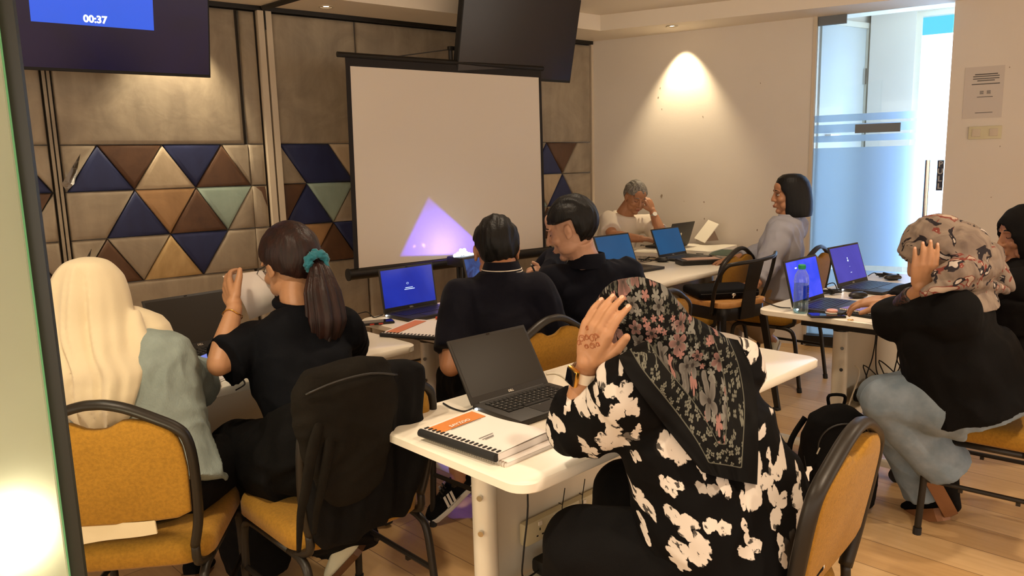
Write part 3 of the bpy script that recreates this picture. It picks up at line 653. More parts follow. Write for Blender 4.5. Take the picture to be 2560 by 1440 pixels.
# ================================================================== PROJECTION SCREEN
SL = W(875, 430, 4.55); SDIR = vd = V((math.sin(R(52.6)), math.cos(R(52.6)), 0)); SN = V((SDIR.y, -SDIR.x, 0))
SL = V((SL.x, SL.y, 0)); 
def SP(u, z, d=0): return SL + SDIR*u + UP*z + SN*d
def s_uv(px, py):
    p = onplane(px, py, SL, SN); return (p-SL).dot(SDIR), p.z
uTL, uTR = s_uv(875, 170), s_uv(1346, 190); uBL, uBR = s_uv(897, 675), s_uv(1357, 614)
zt = (uTL[1]+uTR[1])/2; zb = (uBL[1]+uBR[1])/2; ul = uTL[0]; ur = uTR[0]; ul2 = uBL[0]; ur2 = uBR[0]
print('SCREEN', uTL, uTR, uBL, uBR)
sc = thing('projection_screen', 'white tripod projection screen with black borders before the padded wall', 'projection screen', SP((ul+ur)/2, 0, -.1))
bd = .035
mb = MB(); mb.prism([(ul, zt), (ur, zt), (ur2, zb), (ul2, zb)], SDIR, UP, SN, SL, .002); obj('screen_fabric', mb, M['screencloth'], sc)
mb = MB(); mb.prism([(ul-.028, zt), (ul, zt), (ul2, zb), (ul2-.03, zb)], SDIR, UP, SN, SL, .003); mb.prism([(ur, zt), (ur+.022, zt), (ur2+.025, zb), (ur2, zb)], SDIR, UP, SN, SL, .003)
mb.prism([(ul-.028, zt), (ur+.022, zt), (ur+.022, zt+.055), (ul-.028, zt+.055)], SDIR, UP, SN, SL, .003); obj('black_border', mb, mat('border_black', '#17110f', .8), sc)
mb = MB(); mb.tube([SP(ul-.075, zt+.062, .0), SP(ur+.04, zt+.062, .0)], .016, 12); obj('top_bar', mb, M['black'], sc, smooth=30)
mb = MB(); mb.tube([SP(ul2-.07, zb-.035, -.005), SP(ur2+.065, zb-.035, -.005)], .034, 16); obj('roller_case', mb, M['black'], sc, smooth=30)
um = (ul+ur)/2+.03
for u in (ul2-.072, ur2+.067):
    mb = MB(); mb.tube([SP(u, zb-.035, -.005), SP(u+.008, zb-.035, -.005)], .038, 16); obj('end_cap', mb, M['rubber'], sc, smooth=30)
mb = MB(); mb.tube([SP(um, .35, -.06), SP(um, zt+.15, -.06)], .014, 12); obj('pole', mb, M['black'], sc, smooth=30)
mb = MB(); mb.box(SP(um, zt+.155, -.045), (.05, .03, .025), basis(SDIR, SN, UP), .004); obj('hook', mb, M['black'], sc)
mb = MB(); mb.tube([SP(um-.42, zt+.075, 0), SP(um, zt+.15, -.04), SP(um+.42, zt+.075, 0)], .003, 6); obj('hanger_wire', mb, M['black'], sc)
for k in range(3):
    a = R(90+120*k); d = SDIR*math.cos(a)-SN*math.sin(a)
    mb = MB(); mb.tube([SP(um, .62, -.06), SP(um, 0.0, -.06)+d*.45+UP*.012], .011, 8); obj('leg', mb, M['black'], sc, smooth=30)

# ================================================================== TELEVISIONS on ceiling mounts
def tv(pl, pr, zbot, label, on):
    P, Q = V(pl), V(pr); ax = (Q-P); w_ = ax.length; ax.normalize(); n = V((ax.y, -ax.x, 0)); tl = R(13); up = (UP*math.cos(tl)+n*math.sin(tl)); nn = ax.cross(up); nn = nn if nn.dot(n) > 0 else -nn
    h = w_*.57; o = V((P.x, P.y, zbot))
    t = thing('television', label, 'television', ((P+Q)/2).to_3d() + UP*zbot, 0)
    bs = basis(ax, nn, up)
    mb = MB(); mb.box(o+ax*w_/2+up*h/2-nn*.025, (w_, .05, h), bs, .004); obj('casing', mb, M['rubber'], t)
    S = lambda x, y, d=.001: o+ax*x+up*y+nn*d
    mb = MB(); mb.quad(S(.008, .016), S(w_-.008, .016), S(w_-.008, h-.008), S(.008, h-.008)); obj('screen', mb, M['tvnavy'] if on else M['mirrorscr'], t)
    mb = MB(); c = o+ax*w_/2+up*h*.75-nn*.08; mb.box(c, (.25, .06, .2), bs); mb.tube([c, V((c.x, c.y, CEIL2+.0)) - n*.04], .018, 10); obj('ceiling_bracket', mb, M['black'], t)
    return t, S, w_, h, ax, up, nn
P = W(22, 175, 3.72); Q = W(527, 193, 4.27)
ta = tv((P.x, P.y, 0), (Q.x, Q.y, 0), (W(22, 175, 3.72).z+Q.z)/2, 'large screen at the top left showing a blue panel with the time 00:37', True)
t, S, w_, h, ax, up, nn = ta
def ontv(px, py):
    p = onplane(px, py, S(0, 0), nn)-S(0, 0, 0); return p.dot(ax), p.dot(up)
a = ontv(77, 52); b = ontv(385, 77); zz = (a[1]+b[1])/2
mb = MB(); mb.quad(S(a[0], zz, .002), S(b[0], zz, .002), S(b[0], h-.02, .002), S(a[0], h-.02, .002)); pn = obj('blue_panel', mb, M['tvblue'], t)
c = ontv(238, 49)
obj('clock_digits', text_mb('00:37', .047, S(c[0], c[1], .003), ax, up, nn, .0006, bold=.0016), M['tvtext'], pn)
P = W(1141, 196, 5.03); Q = W(1425, 203, 5.65)
tb = tv((P.x, P.y, 0), (Q.x, Q.y, 0), (P.z+Q.z)/2, 'switched off dark television hanging behind the projection screen', False)
t, S, w_, h, ax, up, nn = tb

# ================================================================== TABLES
def roundrect(w_, d, r, k=6):
    pts = []
    for cx, cy, a0 in ((w_/2-r, d/2-r, 0), (-w_/2+r, d/2-r, 90), (-w_/2+r, -d/2+r, 180), (w_/2-r, -d/2+r, 270)):
        for i in range(k+1): a = R(a0+90*i/k); pts.append((cx+r*math.cos(a), cy+r*math.sin(a)))
    return pts
def slab(pts, z0, z1, bev=.004):
    n = len(pts); c = V((sum(p[0] for p in pts)/n, sum(p[1] for p in pts)/n))
    def ring(k, z): return [V((c.x+(p[0]-c.x)*k, c.y+(p[1]-c.y)*k, z)) for p in pts]
    s = 1-bev*2.2
    mb = MB(); mb.loft([ring(s, z0), ring(1, z0+bev), ring(1, z1-bev), ring(s, z1)]); return mb
TABN = []
def table(name_label, corner, ang, L=1.4, D=.62, zt=.74, screen_end=True):
    """corner: near-left corner; ang: heading of the long side; the sitters' side is to the right of the heading"""
    b = V((math.sin(R(ang)), math.cos(R(ang)), 0)); a = V((b.y, -b.x, 0))   # b along length, a towards the sitters
    c = V((corner[0], corner[1], 0)) + b*L/2 + a*D/2
    rz = math.atan2(b.y, b.x)
    t = thing('training_table', name_label, 'table', c, rz, 'white training tables on metal legs')
    Mx = root_matrix(t)
    def w(mb): mb.xf(Mx); return mb
    obj('tabletop', w(slab(roundrect(L, D, .055), zt-.028, zt)), M['white_lam'], t, smooth=35)
    for s in (-1, 1):
        x = s*(L/2-.16)
        mb = MB(); mb.tube([(x, 0, .09), (x, 0, zt-.085)], .034, 20); lg = obj('leg', w(mb), M['white_met'], t, smooth=35)
        mb = MB(); mb.tube([(x, 0, zt-.085), (x, 0, zt-.072)], .036, 20); mb.box((x, 0, zt-.052), (.10, .34, .045), bev=.004); obj('pivot_bracket', w(mb), M['black'], lg)
        mb = MB()
        for z in (zt-.16, zt-.26): mb.tube([(x+s*.030, -.018, z), (x+s*.037, -.022, z)], .008, 10)
        obj('bolt', w(mb), M['steel'], lg)
        mb = MB(); mb.box((x, 0, .075), (.045, D*.86, .03), bev=.008); ft = obj('foot', w(mb), M['white_met'], t, smooth=35)
        for e in (-1, 1):
            mb = MB(); mb.tube([(x-.012, e*D*.40, .032), (x+.012, e*D*.40, .032)], .031, 18); mb.tube([(x, e*D*.40, .045), (x, e*D*.40, .068)], .012, 10); mb.box((x, e*D*.40, .048), (.034, .05, .02), bev=.005)
            obj('castor', w(mb), M['rubber'], ft, smooth=35)
    mb = MB(); mb.box((0, .03, zt-.30), (L-.36, .012, .36), bev=.002); obj('modesty_panel', w(mb), M['white_met'], t)
    mb = MB(); mb.prism([(-(L-.36)/2, 0), ((L-.36)/2, 0), ((L-.36)/2, .012), (-(L-.36)/2, .012)], (1, 0, 0), (0, 1, 0), (0, 0, 1), (0, -.07, zt-.475), .10)
    mb2 = MB(); mb2.box((0, -.03, zt-.475), (L-.36, .09, .008)); mb2.box((0, -.075, zt-.462), (L-.36, .008, .035)); obj('cable_tray', w(mb2), M['white_met'], t)
    return t, Mx, b, a
T1 = table('white training table in the foreground with the dark laptop and notebooks', (-.422, 2.047), 46.5, 1.5, .63)
T3 = table('white table on the right holding the water bottle and two lit laptops', (1.155, 3.538), 46.0, 1.5, .68)
T2 = table('white table before the projection screen where two men sit', (-.738, 3.539), 46.5, 1.50, .66)
T4 = table('white table near the plain wall with two steel blue laptop screens', (.40, 4.74), 45, 1.26, .60)
T5 = thing('corner_table', 'white table against the plain wall in front of the man in white', 'table', (1.3, 5.85, 0))
cpoly = [(1.784, 5.94), (1.46, 5.53), (1.315, 5.675), (1.075, 5.50), (.80, 5.775), (1.25, 6.22)]
def round_poly(P, r=.03, k=4):
    out = []
    for i in range(len(P)):
        p0, p1, p2 = V(P[i-1]), V(P[i]), V(P[(i+1) % len(P)]); a_ = p1+(p0-p1).normalized()*r; b_ = p1+(p2-p1).normalized()*r
        for q in range(k+1): t_ = q/k; out.append(tuple(a_*(1-t_)**2+p1*2*t_*(1-t_)+b_*t_*t_))
    return out
cp_ = round_poly(cpoly); mb = MB(); mb.loft([[V((x, y, z)) for x, y in cp_] for z in (.747, .775)]); obj('tabletop', mb, M['white_lam'], T5, smooth=30)
for lx, ly in ((1.60, 5.90), (1.00, 5.72), (1.27, 6.05)):
    mb = MB(); mb.tube([(lx, ly, 0), (lx, ly, .747)], .03, 16); obj('leg', mb, M['white_met'], T5, smooth=30)
T0 = table('white table at the padded wall before the two women on the left', (-1.90, 2.42), 47, 1.5, .62)

# ================================================================== BANQUET CHAIRS
def chair_outline(z):   # half width of the back frame at height z
    pts = [(.47, .185), (.56, .205), (.70, .213), (.78, .207), (.815, .185), (.845, .135), (.875, .075), (.888, .03), (.890, 0)]
    return pts
def make_chair(label):
    t = thing('banquet_chair', label, 'chair', (0, 0, 0), 0, 'ochre banquet chairs')
    lean = lambda z: -.205 - max(0, z-.47)*.16
    pts = [(-w_, z) for z, w_ in chair_outline(0)]; full = [V((x, lean(z), z)) for x, z in pts] + [V((-x, lean(z), z)) for x, z in pts[::-1][1:]]
    mb = MB(); mb.tube(full, .0125, 10, flat=1.35, upv=(0, 1, 0), sub=4); obj('back_frame', mb, M['frame'], t, smooth=True, world=False)
    # upholstered back: outline inset, with a dip under the handle
    hw = lambda z: next((a[1]+(b[1]-a[1])*(z-a[0])/(b[0]-a[0]) for a, b in zip(chair_outline(0), chair_outline(0)[1:]) if a[0] <= z <= b[0]), .0) - .014
    side = [(hw(z), z) for z in (.575, .59, .62, .70, .76, .79, .81, .825, .838)]
    topx = [(.085, .848), (.062, .847), (.045, .838), (.028, .829), (.012, .826)]
    prof = [(.0, .553), (.10, .555), (.16, .560)] + side + topx
    prof = prof + [(-x, z) for x, z in prof[::-1] if x > 0]
    c = V((0, .68)); rings = []
    for k, y in ((.985, -.012), (1, -.004), (.985, .008), (.93, .016), (.6, .024)): rings.append([V(((c.x+(x-c.x)*k), lean(z)+y, c.y+(z-c.y)*k)) for x, z in prof])
    rings.insert(0, [V((c.x+(x-c.x)*.93, lean(z)-.016, c.y+(z-c.y)*.93)) for x, z in prof])
    mb = MB(); mb.loft(rings); obj('backrest', mb, M['ochre'], t, smooth=True, world=False)
    so = [(x, y+.02) for x, y in roundrect(.43, .43, .08)]
    mb = MB(); n = len(so); rr = lambda k, z: [V((x*k, .02+(y-.02)*k, z)) for x, y in so]
    mb.loft([rr(.95, .405), rr(1.0, .415), rr(1.0, .445), rr(.975, .462), rr(.88, .472), rr(.5, .476)]); obj('seat', mb, M['ochre'], t, smooth=True, world=False)
    for s in (-1, 1):
        x = s*.195
        # arched side frame: two legs joined under the seat; legs are meshes of their own
        mb = MB(); mb.tube([(x, .12, .392), (x, -.10, .392)], .0125, 10); 
        sf = obj('side_rail', mb, M['frame'], t, smooth=True, world=False)
        mb = MB(); mb.tube([(x, .10, .392), (x, .165, .385), (x+s*.004, .197, .345), (x+s*.006, .205, .20), (x+s*.008, .215, .004)], .0125, 10, sub=4); lg = obj('leg', mb, M['frame'], t, smooth=True, world=False)
        mb = MB(); mb.tube([(x+s*.008, .215, .0), (x+s*.008, .214, .028)], .0155, 10); obj('rubber_foot', mb, M['rubber'], lg, world=False)
        mb = MB(); mb.tube([(x, -.10, .392), (x, -.175, .385), (x+s*.004, -.212, .345), (x+s*.006, -.235, .20), (x+s*.010, -.262, .004)], .0125, 10, sub=4); lg = obj('leg', mb, M['frame'], t, smooth=True, world=False)
        mb = MB(); mb.tube([(x+s*.010, -.262, .0), (x+s*.010, -.258, .028)], .0155, 10); obj('rubber_foot', mb, M['rubber'], lg, world=False)
        mb = MB(); mb.tube([(x+s*.006, .203, .225), (x+s*.006, -.232, .225)], .009, 8); mb.box((x+s*.006, .08, .212), (.014, .014, .012)); mb.box((x+s*.006, -.10, .212), (.014, .014, .012)); obj('stretcher', mb, M['frame'], t, smooth=30, world=False)
        mb = MB(); mb.tube([(x, -.12, .392), (s*.187, -.20, .42), (s*.186, -.205, .475)], .0125, 8, sub=3); obj('back_upright', mb, M['frame'], t, smooth=True, world=False)
    return t
ch0 = make_chair('ochre banquet chair behind the woman in the cream headscarf')
used = [0]
def chair(backx, backy, fx, fy, label):
    f = V((fx, fy, 0)).normalized(); c = V((backx, backy, 0)) + f*.25; rz = math.atan2(-f.x, f.y)
    if not used[0]: used[0] = 1; o = ch0; o.location = c; o.rotation_euler = (0, 0, rz); o['label'] = label
    else: o = dup(ch0, c, rz, label)
    return o
chair(-1.04, 1.825, -.12, 1, 'ochre banquet chair at the front left, back turned, a white cloth hem at its base')
chair(-.40, 2.02, -.68, .73, 'ochre banquet chair draped with a dark coat, under the woman with a ponytail')
chair(.13, 2.73, -.72, .69, 'ochre banquet chair behind the man with the striped collar')
chair(.66, 3.24, -.75, .66, 'ochre banquet chair behind the man holding a pen, only its rounded top shows')
chair(1.42, 4.74, -.72, .69, 'empty ochre banquet chair tucked under the far table behind the bar stool')
chair(1.90, 4.70, -.72, .69, 'ochre banquet chair under the woman with bobbed hair')
chair(.70, 1.535, -.75, .66, 'ochre banquet chair in the right foreground behind the woman in the leaf print dress')
chair(2.02, 2.58, -.75, .66, 'ochre banquet chair at the right edge under the woman in jeans')

# ================================================================== BAR STOOL CHAIR
def stool():
    c = V((1.205, 4.30, 0)); ax = V((.85, .53, 0)).normalized(); rz = math.atan2(ax.y, ax.x)
    t = thing('bar_stool', 'tall black metal bar stool with a wooden seat and low backrest', 'stool', c, rz)
    sh = .665
    mb = slab(roundrect(.37, .37, .06), sh-.028, sh, .003); obj('seat', mb, M['wood'], t, smooth=35, world=False)
    mb = slab(roundrect(.355, .355, .06), sh-.10, sh-.03, .003); obj('seat_pan', mb, M['black'], t, smooth=35, world=False)
    k = 1
    for sx in (-1, 1):
        for sy in (-1, 1):
            mb = MB(); p0 = V((sx*.150, sy*.150, sh-.07)); p1 = V((sx*.225, sy*.225, 0)); x = V((1, 0, 0)); y = V((0, 1, 0))
            r = lambda p, w_: [p+x*w_*sx+y*w_*.2*sy, p+x*w_*sx*.6+y*w_*sy*.6+V((.008*sx, .008*sy, 0)), p+y*w_*sy+x*w_*.2*sx, p-x*.008*sx-y*.008*sy]
            mb.loft([r(p0, .028), r(p1, .016)]); lg = obj('leg', mb, M['black'], t, world=False)
            mb = MB(); mb.box(p1+UP*.008, (.034, .034, .016), bev=.003); obj('rubber_foot', mb, M['rubber'], lg, world=False)
    for i, (dx, dy) in enumerate(((1, 0), (-1, 0), (0, 1), (0, -1))):
        z = .27 if i < 2 else .22; e = .150+.075*(1-z/(sh-.07))
        a = V((dx*e if dx else -e, dy*e if dy else -e, z)); b = V((dx*e if dx else e, dy*e if dy else e, z))
        mb = MB(); mb.tube([a, b], .009, 8, flat=2.0); obj('foot_rail', mb, M['black'], t, smooth=30, world=False)
        z = .50; e = .150+.075*(1-z/(sh-.07)); 
    # back loop on the sitters' side (-y local)
    pts = [(-.19, -.10, sh-.07), (-.215, -.15, sh+.10), (-.20, -.205, sh+.205), (-.14, -.235, sh+.225), (0, -.25, sh+.23), (.14, -.235, sh+.24), (.215, -.19, sh+.245), (.22, -.15, sh+.10), (.19, -.10, sh-.07)]
    mb = MB(); mb.tube(pts, .011, 10, sub=5); obj('back_loop', mb, M['black'], t, smooth=True, world=False)
    mb = MB(); mb.loft([[V((-.055, -.185, sh-.10)), V((.055, -.185, sh-.10)), V((.055, -.178, sh-.10)), V((-.055, -.178, sh-.10))], [V((-.05, -.205, sh+.06)), V((.05, -.205, sh+.06)), V((.05, -.199, sh+.06)), V((-.05, -.199, sh+.06))], [V((-.055, -.25, sh+.235)), V((.055, -.25, sh+.235)), V((.055, -.243, sh+.235)), V((-.055, -.243, sh+.235))]])
    obj('back_slat', mb, M['black'], t, world=False)
    return t
stool()

# ================================================================== LAPTOPS
def laptop(x, y, yaw, tilt, w_, scr, label, z=.74, text=None, logo=True, back=False, full=True, overlay=None):
    """hinge centre (x, y); yaw = heading of the hinge line; screen faces the right-hand side of it; parts in local frame: hinge on x axis, user at -y"""
    t = thing('laptop', label, 'laptop', (x, y, z), R(yaw), 'black laptops on the tables')
    d = w_*.665; ah = .016; s = w_/.325
    mb = MB(); mb.box((0, -d/2, .010), (w_, d, .016), bev=.004); obj('base', mb, M['lap'], t, smooth=30, world=False)
    if full:
        mb = MB(); rows = 6; kw = .0192*s
        for r_ in range(rows):
            yy = -.032*s - r_*.0188*s; n = 14 if r_ else 16
            if r_ == rows-1:
                xs = [(-6.5, 1), (-5.4, 1), (-4.3, 1), (-.8, 5.4), (3, 1), (4.1, 1), (5.2, 1), (6.3, 1)]
            else: xs = [((i-(n-1)/2)*14/n, .86*14/n) for i in range(n)]
            for cx, cw in xs: mb.box((cx*kw, yy, .0195), (cw*kw*.97, .0155*s, .0022))
        obj('keyboard', mb, M['key'], t, world=False)
        mb = MB()
        for r_ in range(1, 5):
            for i in range(13): mb.box(((i-6.2)*kw-.003, -.030*s-r_*.0188*s, .0207), (.0035, .0032, .0003))
        mb.box((-.018, -.148*s+.004, .0190), (.006, .002, .0003)); obj('key_legends', mb, M['keyglyph'], t, world=False)
    else:
        mb = MB()
        for r_ in range(6): mb.box((0, -.032*s-r_*.0188*s, .0185), (w_*.84, .0155*s, .002))
        obj('keyboard', mb, M['key'], t, world=False)
    mb = MB(); mb.box((-.01, -d+.042*s, .0183), (.105*s, .062*s, .001)); obj('touchpad', mb, M['pad'], t, world=False)
    T = R(tilt); up = V((0, math.sin(T), math.cos(T))); n = V((0, -math.cos(T), math.sin(T))); H = w_*.655; o = V((0, .0, .016))
    bs = basis((1, 0, 0), -n, up)
    mb = MB(); mb.box(o+up*H/2-n*.004, (w_, .007, H), bs, .002); ld = obj('lid', mb, M['lap'], t, smooth=30, world=False)
    mb = MB(); mb.tube([(-w_*.42, .0, .014), (w_*.42, .0, .014)], .006, 8); obj('hinge', mb, M['lap'], t, world=False)
    q = lambda a, b, c_, e, f=.0002: MB().quad(*(o+V((1, 0, 0))*X+up*Z+n*f for X, Z in ((a, c_), (b, c_), (b, e), (a, e))))
    b0, b1 = H*.105, H*.955
    so = obj('screen', q(-w_*.475, w_*.475, b0, b1), scr, t, world=False)
    pts = lambda X, Z: o+V((1, 0, 0))*X+up*Z+n*.0008
    if text: 
        mb = MB()
        for wd, zz, hh, xx in text: mb.join(q(xx-wd/2, xx+wd/2, H*zz-hh, H*zz+hh, .0010))
        obj('screen_writing', mb, M['s_text'], so, world=False)
    if logo: obj('maker_mark', text_mb('DELL', .010*s, pts(0, H*.052), (1, 0, 0), up, n, .0002, bold=.0003), M['silver'], ld, world=False)
    mb = MB(); mb.box(o+up*H*.977+n*.0006, (.012, .001, .003), bs); obj('webcam', mb, M['darkglassy'], ld, world=False)
    if back:
        mb = MB(); mb.tube([o+up*H*.5-n*.0076, o+up*H*.5-n*.0080], .013, 24); obj('round_logo', mb, M['silver'], ld, world=False)
    mb = MB(); mb.tube([(-w_/2-.001, -.022, .010), (-w_/2-.007, -.022, .010)], .004, 10); obj('charging_light', mb, M['led'], t, world=False)
    return t
laptop(-.008, 2.241, 42.1, 32, .315, M['scr_off'], 'open laptop with a blank dark screen on the foreground table')
laptop(-1.251, 2.972, 49, 25, .345, M['scr_off'], 'open laptop with a blank dark screen on the table at the padded wall')
laptop(-.497, 3.687, 44.2, 8, .326, M['s_blue'], 'open laptop with a plain royal blue screen and two short lines of text', full=False, text=[(.045, .50, .0014, .0), (.062, .465, .0014, .002)] + [(.003, .60+.02*math.sin(k), .001, -.006+.006*math.cos(k)) for k in range(0, 6)])
laptop(-.10, 4.06, 44.2, 15, .33, M['s_dark'], 'laptop with a dark blue desktop half hidden behind the man with the striped collar', full=False)
laptop(.727, 5.006, 40, 22, .345, M['s_steel'], 'laptop with a plain steel blue screen beside the navy shirted man holding a pen', full=False)
laptop(1.185, 5.50, 42, 22, .330, M['s_steel'], 'laptop with a plain steel blue screen on the far table next to the green folder', full=False)
laptop(1.285, 5.86, 42.3+180, 18, .29, M['s_steel'], 'laptop seen from behind with a round badge on its lid', z=.775, full=False, back=True)
laptop(1.425, 3.58, 43.9, 14, .335, M['s_wall'], 'laptop with a bright blue picture on its screen behind the water bottle', full=False, text=[(.02, .80, .003, -.07)])
laptop(1.856, 4.065, 40.5, 18, .338, M['s_violet'], 'laptop with a violet login screen at the far end of the right table', full=False, text=[(.008, .66, .004, .0), (.012, .60, .005, .0), (.004, .45, .0012, .004), (.016, .30, .0012, .004)])

# ================================================================== SMALL THINGS
def flat_rot(v): v = V((v[0], v[1], 0)).normalized(); return basis(v, (-v.y, v.x, 0), UP)
def mouse(p, ang, label):
    t = thing('computer_mouse', label, 'mouse', (p.x, p.y, .74), R(ang), 'black computer mice')
    mb = MB(); mb.ell((0, 0, .013), (.052, .030, .021), fn=lambda v: 1 if v.z > -.35 else .8); mb.v = [V((v.x, v.y, max(v.z, .0005))) for v in mb.v]; obj('shell', mb, M['key'], t, smooth=True, world=False)
    mb = MB(); mb.tube([(.03, -.004, .027), (.03, .004, .027)], .008, 12); obj('scroll_wheel', mb, M['rubber'], t, world=False)
    mb = MB(); mb.tube([(-.04, .024, .018), (-.02, .030, .022), (.02, .030, .022), (.045, .018, .016)], .0022, 6, sub=3); obj('side_strip', mb, M['silver'], t, world=False)
    return t
mouse(Zp(2145, 745, .74), 15, 'black computer mouse between the two lit laptops on the right table')
mouse(Zp(2232, 700, .74), 10, 'black computer mouse by the far violet screened laptop')
mouse(Zp(1655, 655, .74), -20, 'black computer mouse between the two steel blue laptops')
def cable(pts, label, name='cable', r=.0026, m=None, z=None, group='black charging cables on the tables'):
    mb = MB(); mb.tube(pts, r, 6, sub=6); o = single(name, mb, m or M['rubber'], label, 'cable', group, smooth=True); return o
zt_ = .7435
cable([Zp(1183, 1020, .750), Zp(1160, 1028, zt_), Zp(1130, 1020, zt_), Zp(1108, 1008, zt_)], 'short black charging cable at the left of the foreground laptop')
mb = MB(); mb.box(Zp(1149, 1025, .747), (.004, .004, .014)); 
cable([Zp(1366, 935, zt_), Zp(1390, 934, zt_), Zp(1412, 945, zt_), Zp(1435, 972, zt_), Zp(1440, 990, zt_)], 'pale grey cable lying behind the foreground laptop', r=.003, m=M['white_met'], group='pale cables')
mb = MB(); c = Zp(1497, 935, zt_); pts = []
for k in range(34): a = k*.62; rr = .030+.007*math.sin(k*1.3); pts.append(c+V((math.cos(a)*rr, math.sin(a)*rr*.8, .001+.0006*k)))
mb.tube(pts, .0024, 6, sub=2); single('coiled_cable', mb, M['rubber'], 'coiled black cable on the foreground table behind the raised arm', 'cable', smooth=True)
cable([Zp(957, 787, .750), Zp(935, 793, zt_), Zp(918, 780, zt_), Zp(896, 784, zt_)], 'black charging cable at the left edge of the table before the screen')
cable([Zp(1976, 770, .750), Zp(1950, 768, zt_), Zp(1925, 760, zt_), Zp(1908, 752, zt_)], 'black charging cable at the corner of the right table')
cable([Zp(2098, 724, .750), Zp(2070, 722, zt_), Zp(2068, 712, zt_+.02), Zp(2085, 708, zt_+.03), Zp(2092, 728, zt_), Zp(2075, 735, zt_)], 'looped black charging cable between the two lit laptops')
cable([Zp(2170, 690, .750), Zp(2185, 682, zt_+.012), Zp(2200, 688, zt_), Zp(2215, 692, zt_)], 'thin black cable beside the violet screened laptop')
for i, (px, py) in enumerate([(2215, 690), (2078, 732)]):
    c = Zp(px, py, .75); mb = MB()
    for k in range(5): a = k*.5; mb.tube([c+V((-.05, .012*k-.02, .006*k % .013)), c+V((.05, .012*k-.02+.01, .004))], .0035, 6)
    mb.box(c+V((0, 0, .008)), (.012, .06, .022), bev=.003)
    single('cable_bundle', mb, M['rubber'], ['tied black cable bundle beside the far laptop on the right table', 'small tied cable bundle between the lit laptops'][i], 'cable', smooth=30)
def tangle(cx, cy, n, sx, sy, label, seed):
    random.seed(seed); pts = []
    for k in range(n): pts.append(Zp(cx+random.uniform(-sx, sx), cy+random.uniform(-sy, sy), zt_+random.uniform(0, .02)))
    mb = MB(); mb.tube(pts, .0026, 6, sub=8); return single('cable_tangle', mb, M['rubber'], label, 'cable', 'tangled black cables on the far tables', smooth=True)
tangle(1750, 605, 12, 28, 9, 'tangled black cables behind the steel blue laptop beside the tablet', 3)
tangle(1625, 617, 12, 30, 5, 'tangled black cables on the table in front of the man in white', 4)
tangle(1620, 648, 10, 26, 6, 'tangled black cables between the two steel blue laptops', 5)
tangle(1765, 630, 9, 30, 7, 'tangled black cables on the far table by the green folder', 6)
for px, py, L_, lab in [(1735, 600, .10, 'black power adapter beside the tablet'), (1650, 612, .12, 'flat black device in front of the man in white')]:
    c = Zp(px, py, .74); mb = MB(); mb.box(c+UP*.014, (L_, .05, .026), flat_rot((.8, .6)), .005); single('power_adapter', mb, M['rubber'], lab, 'adapter', smooth=30)

# spiral bound books
def book(t_name, label, o, ax, ay, w_, h, th, cover, z, coil='plastic', extra=None, cat='notebook', wave=0):
    """o near-left corner on the table; ax along the binding; ay away from the binding"""
    ax, ay = V((ax[0], ax[1], 0)).normalized(), V((ay[0], ay[1], 0)).normalized(); o = V((o.x, o.y, z))
    rz = math.atan2(ax.y, ax.x); t = thing(t_name, label, cat, o, rz)
    mb = MB(); mb.box(o+ax*w_/2+ay*h/2+UP*th*.5, (w_, h, th*.96), basis(ax, ay, UP)); obj('pages', mb, M['paper'], t)
    rows = []
    for j in range(9):
        r_ = []
        for i in range(13):
            u, v = i/12, j/8; r_.append(o+ax*w_*u+ay*h*v+UP*(th+.0006+wave*(math.sin(u*7+v*2)*.5+.5)*v*(1-.2*v)))
        rows.append(r_)
    mb = MB(); mb.grid(rows); cv = obj('cover', mb, cover, t, smooth=True)
    mb = MB()
    if coil == 'plastic':
        mb.tube([o-ay*.006+UP*th*.55, o+ax*w_-ay*.006+UP*th*.55], th*.62, 14)
        for k in range(18): mb.box(o+ax*(w_*(k+.5)/18)+ay*.010+UP*(th*1.10+.001), (.006, .014, .0012), basis(ax, ay, UP))
        obj('binding', mb, M['rubber'], t, smooth=30)
    else:
        n = int(w_/.0085)
        for k in range(n):
            c = o+ax*(w_*(k+.5)/n)-ay*.001+UP*th*.5; r_ = th*.62+.0015
            for dd in (-.0012, .0012):
                pts = [c+ax*dd+ay*math.cos(a)*r_+UP*math.sin(a)*r_ for a in [R(x) for x in range(30, 331, 50)]]; mb.tube(pts, .0008, 5)
        obj('wire_binding', mb, M['steel'], t)
    return t, cv, lambda u, v, d=.0012: o+ax*w_*u+ay*h*v+UP*(th+d+wave*(math.sin(u*7+v*2)*.5+.5)*v*(1-.2*v)), ax, ay
# foreground: two notebooks, one on the other
def fit_book(pa, pb, pc, z):
    A_, B_, C_ = Zp(*pa, z), Zp(*pb, z), Zp(*pc, z); ax = (B_-A_); w_ = ax.length; ax.normalize(); ay = V((-ax.y, ax.x, 0)); ay = ay if ay.dot(C_-A_) > 0 else -ay
    return A_, ax, ay, w_, abs((C_-A_).dot(ay))
A_, ax, ay, w_, h = fit_book((1070, 1090), (1268, 1160), (1410, 1105), .748)
book('spiral_notebook', 'white spiral notebook with a wire binding under the orange covered book', A_, ax, ay, w_, h, .009, M['paper'], .7402, 'wire')
A_, ax, ay, w_, h = fit_book((1055, 1075), (1245, 1138), (1392, 1090), .765)
bk, cv, S, ax, ay = book('training_manual', 'comb bound manual with an orange banner on its cover, nearest on the foreground table', A_, ax, ay, w_, h, .017, M['paper'], .7505, 'plastic', wave=.006)
def cover_print(S, parent, flip=False, title='SAYZOO'):
    # title band in orange along one end and a few printed lines
    rows = []
    for j in range(12):
        rows.append([S(u, .06+j*.86/11, .0018) for u in (.04, .10, .16, .20, .24)])
    mb = MB(); mb.grid(rows); obj('orange_banner', mb, M['orange'], parent, smooth=True)
cover_print(S, cv)
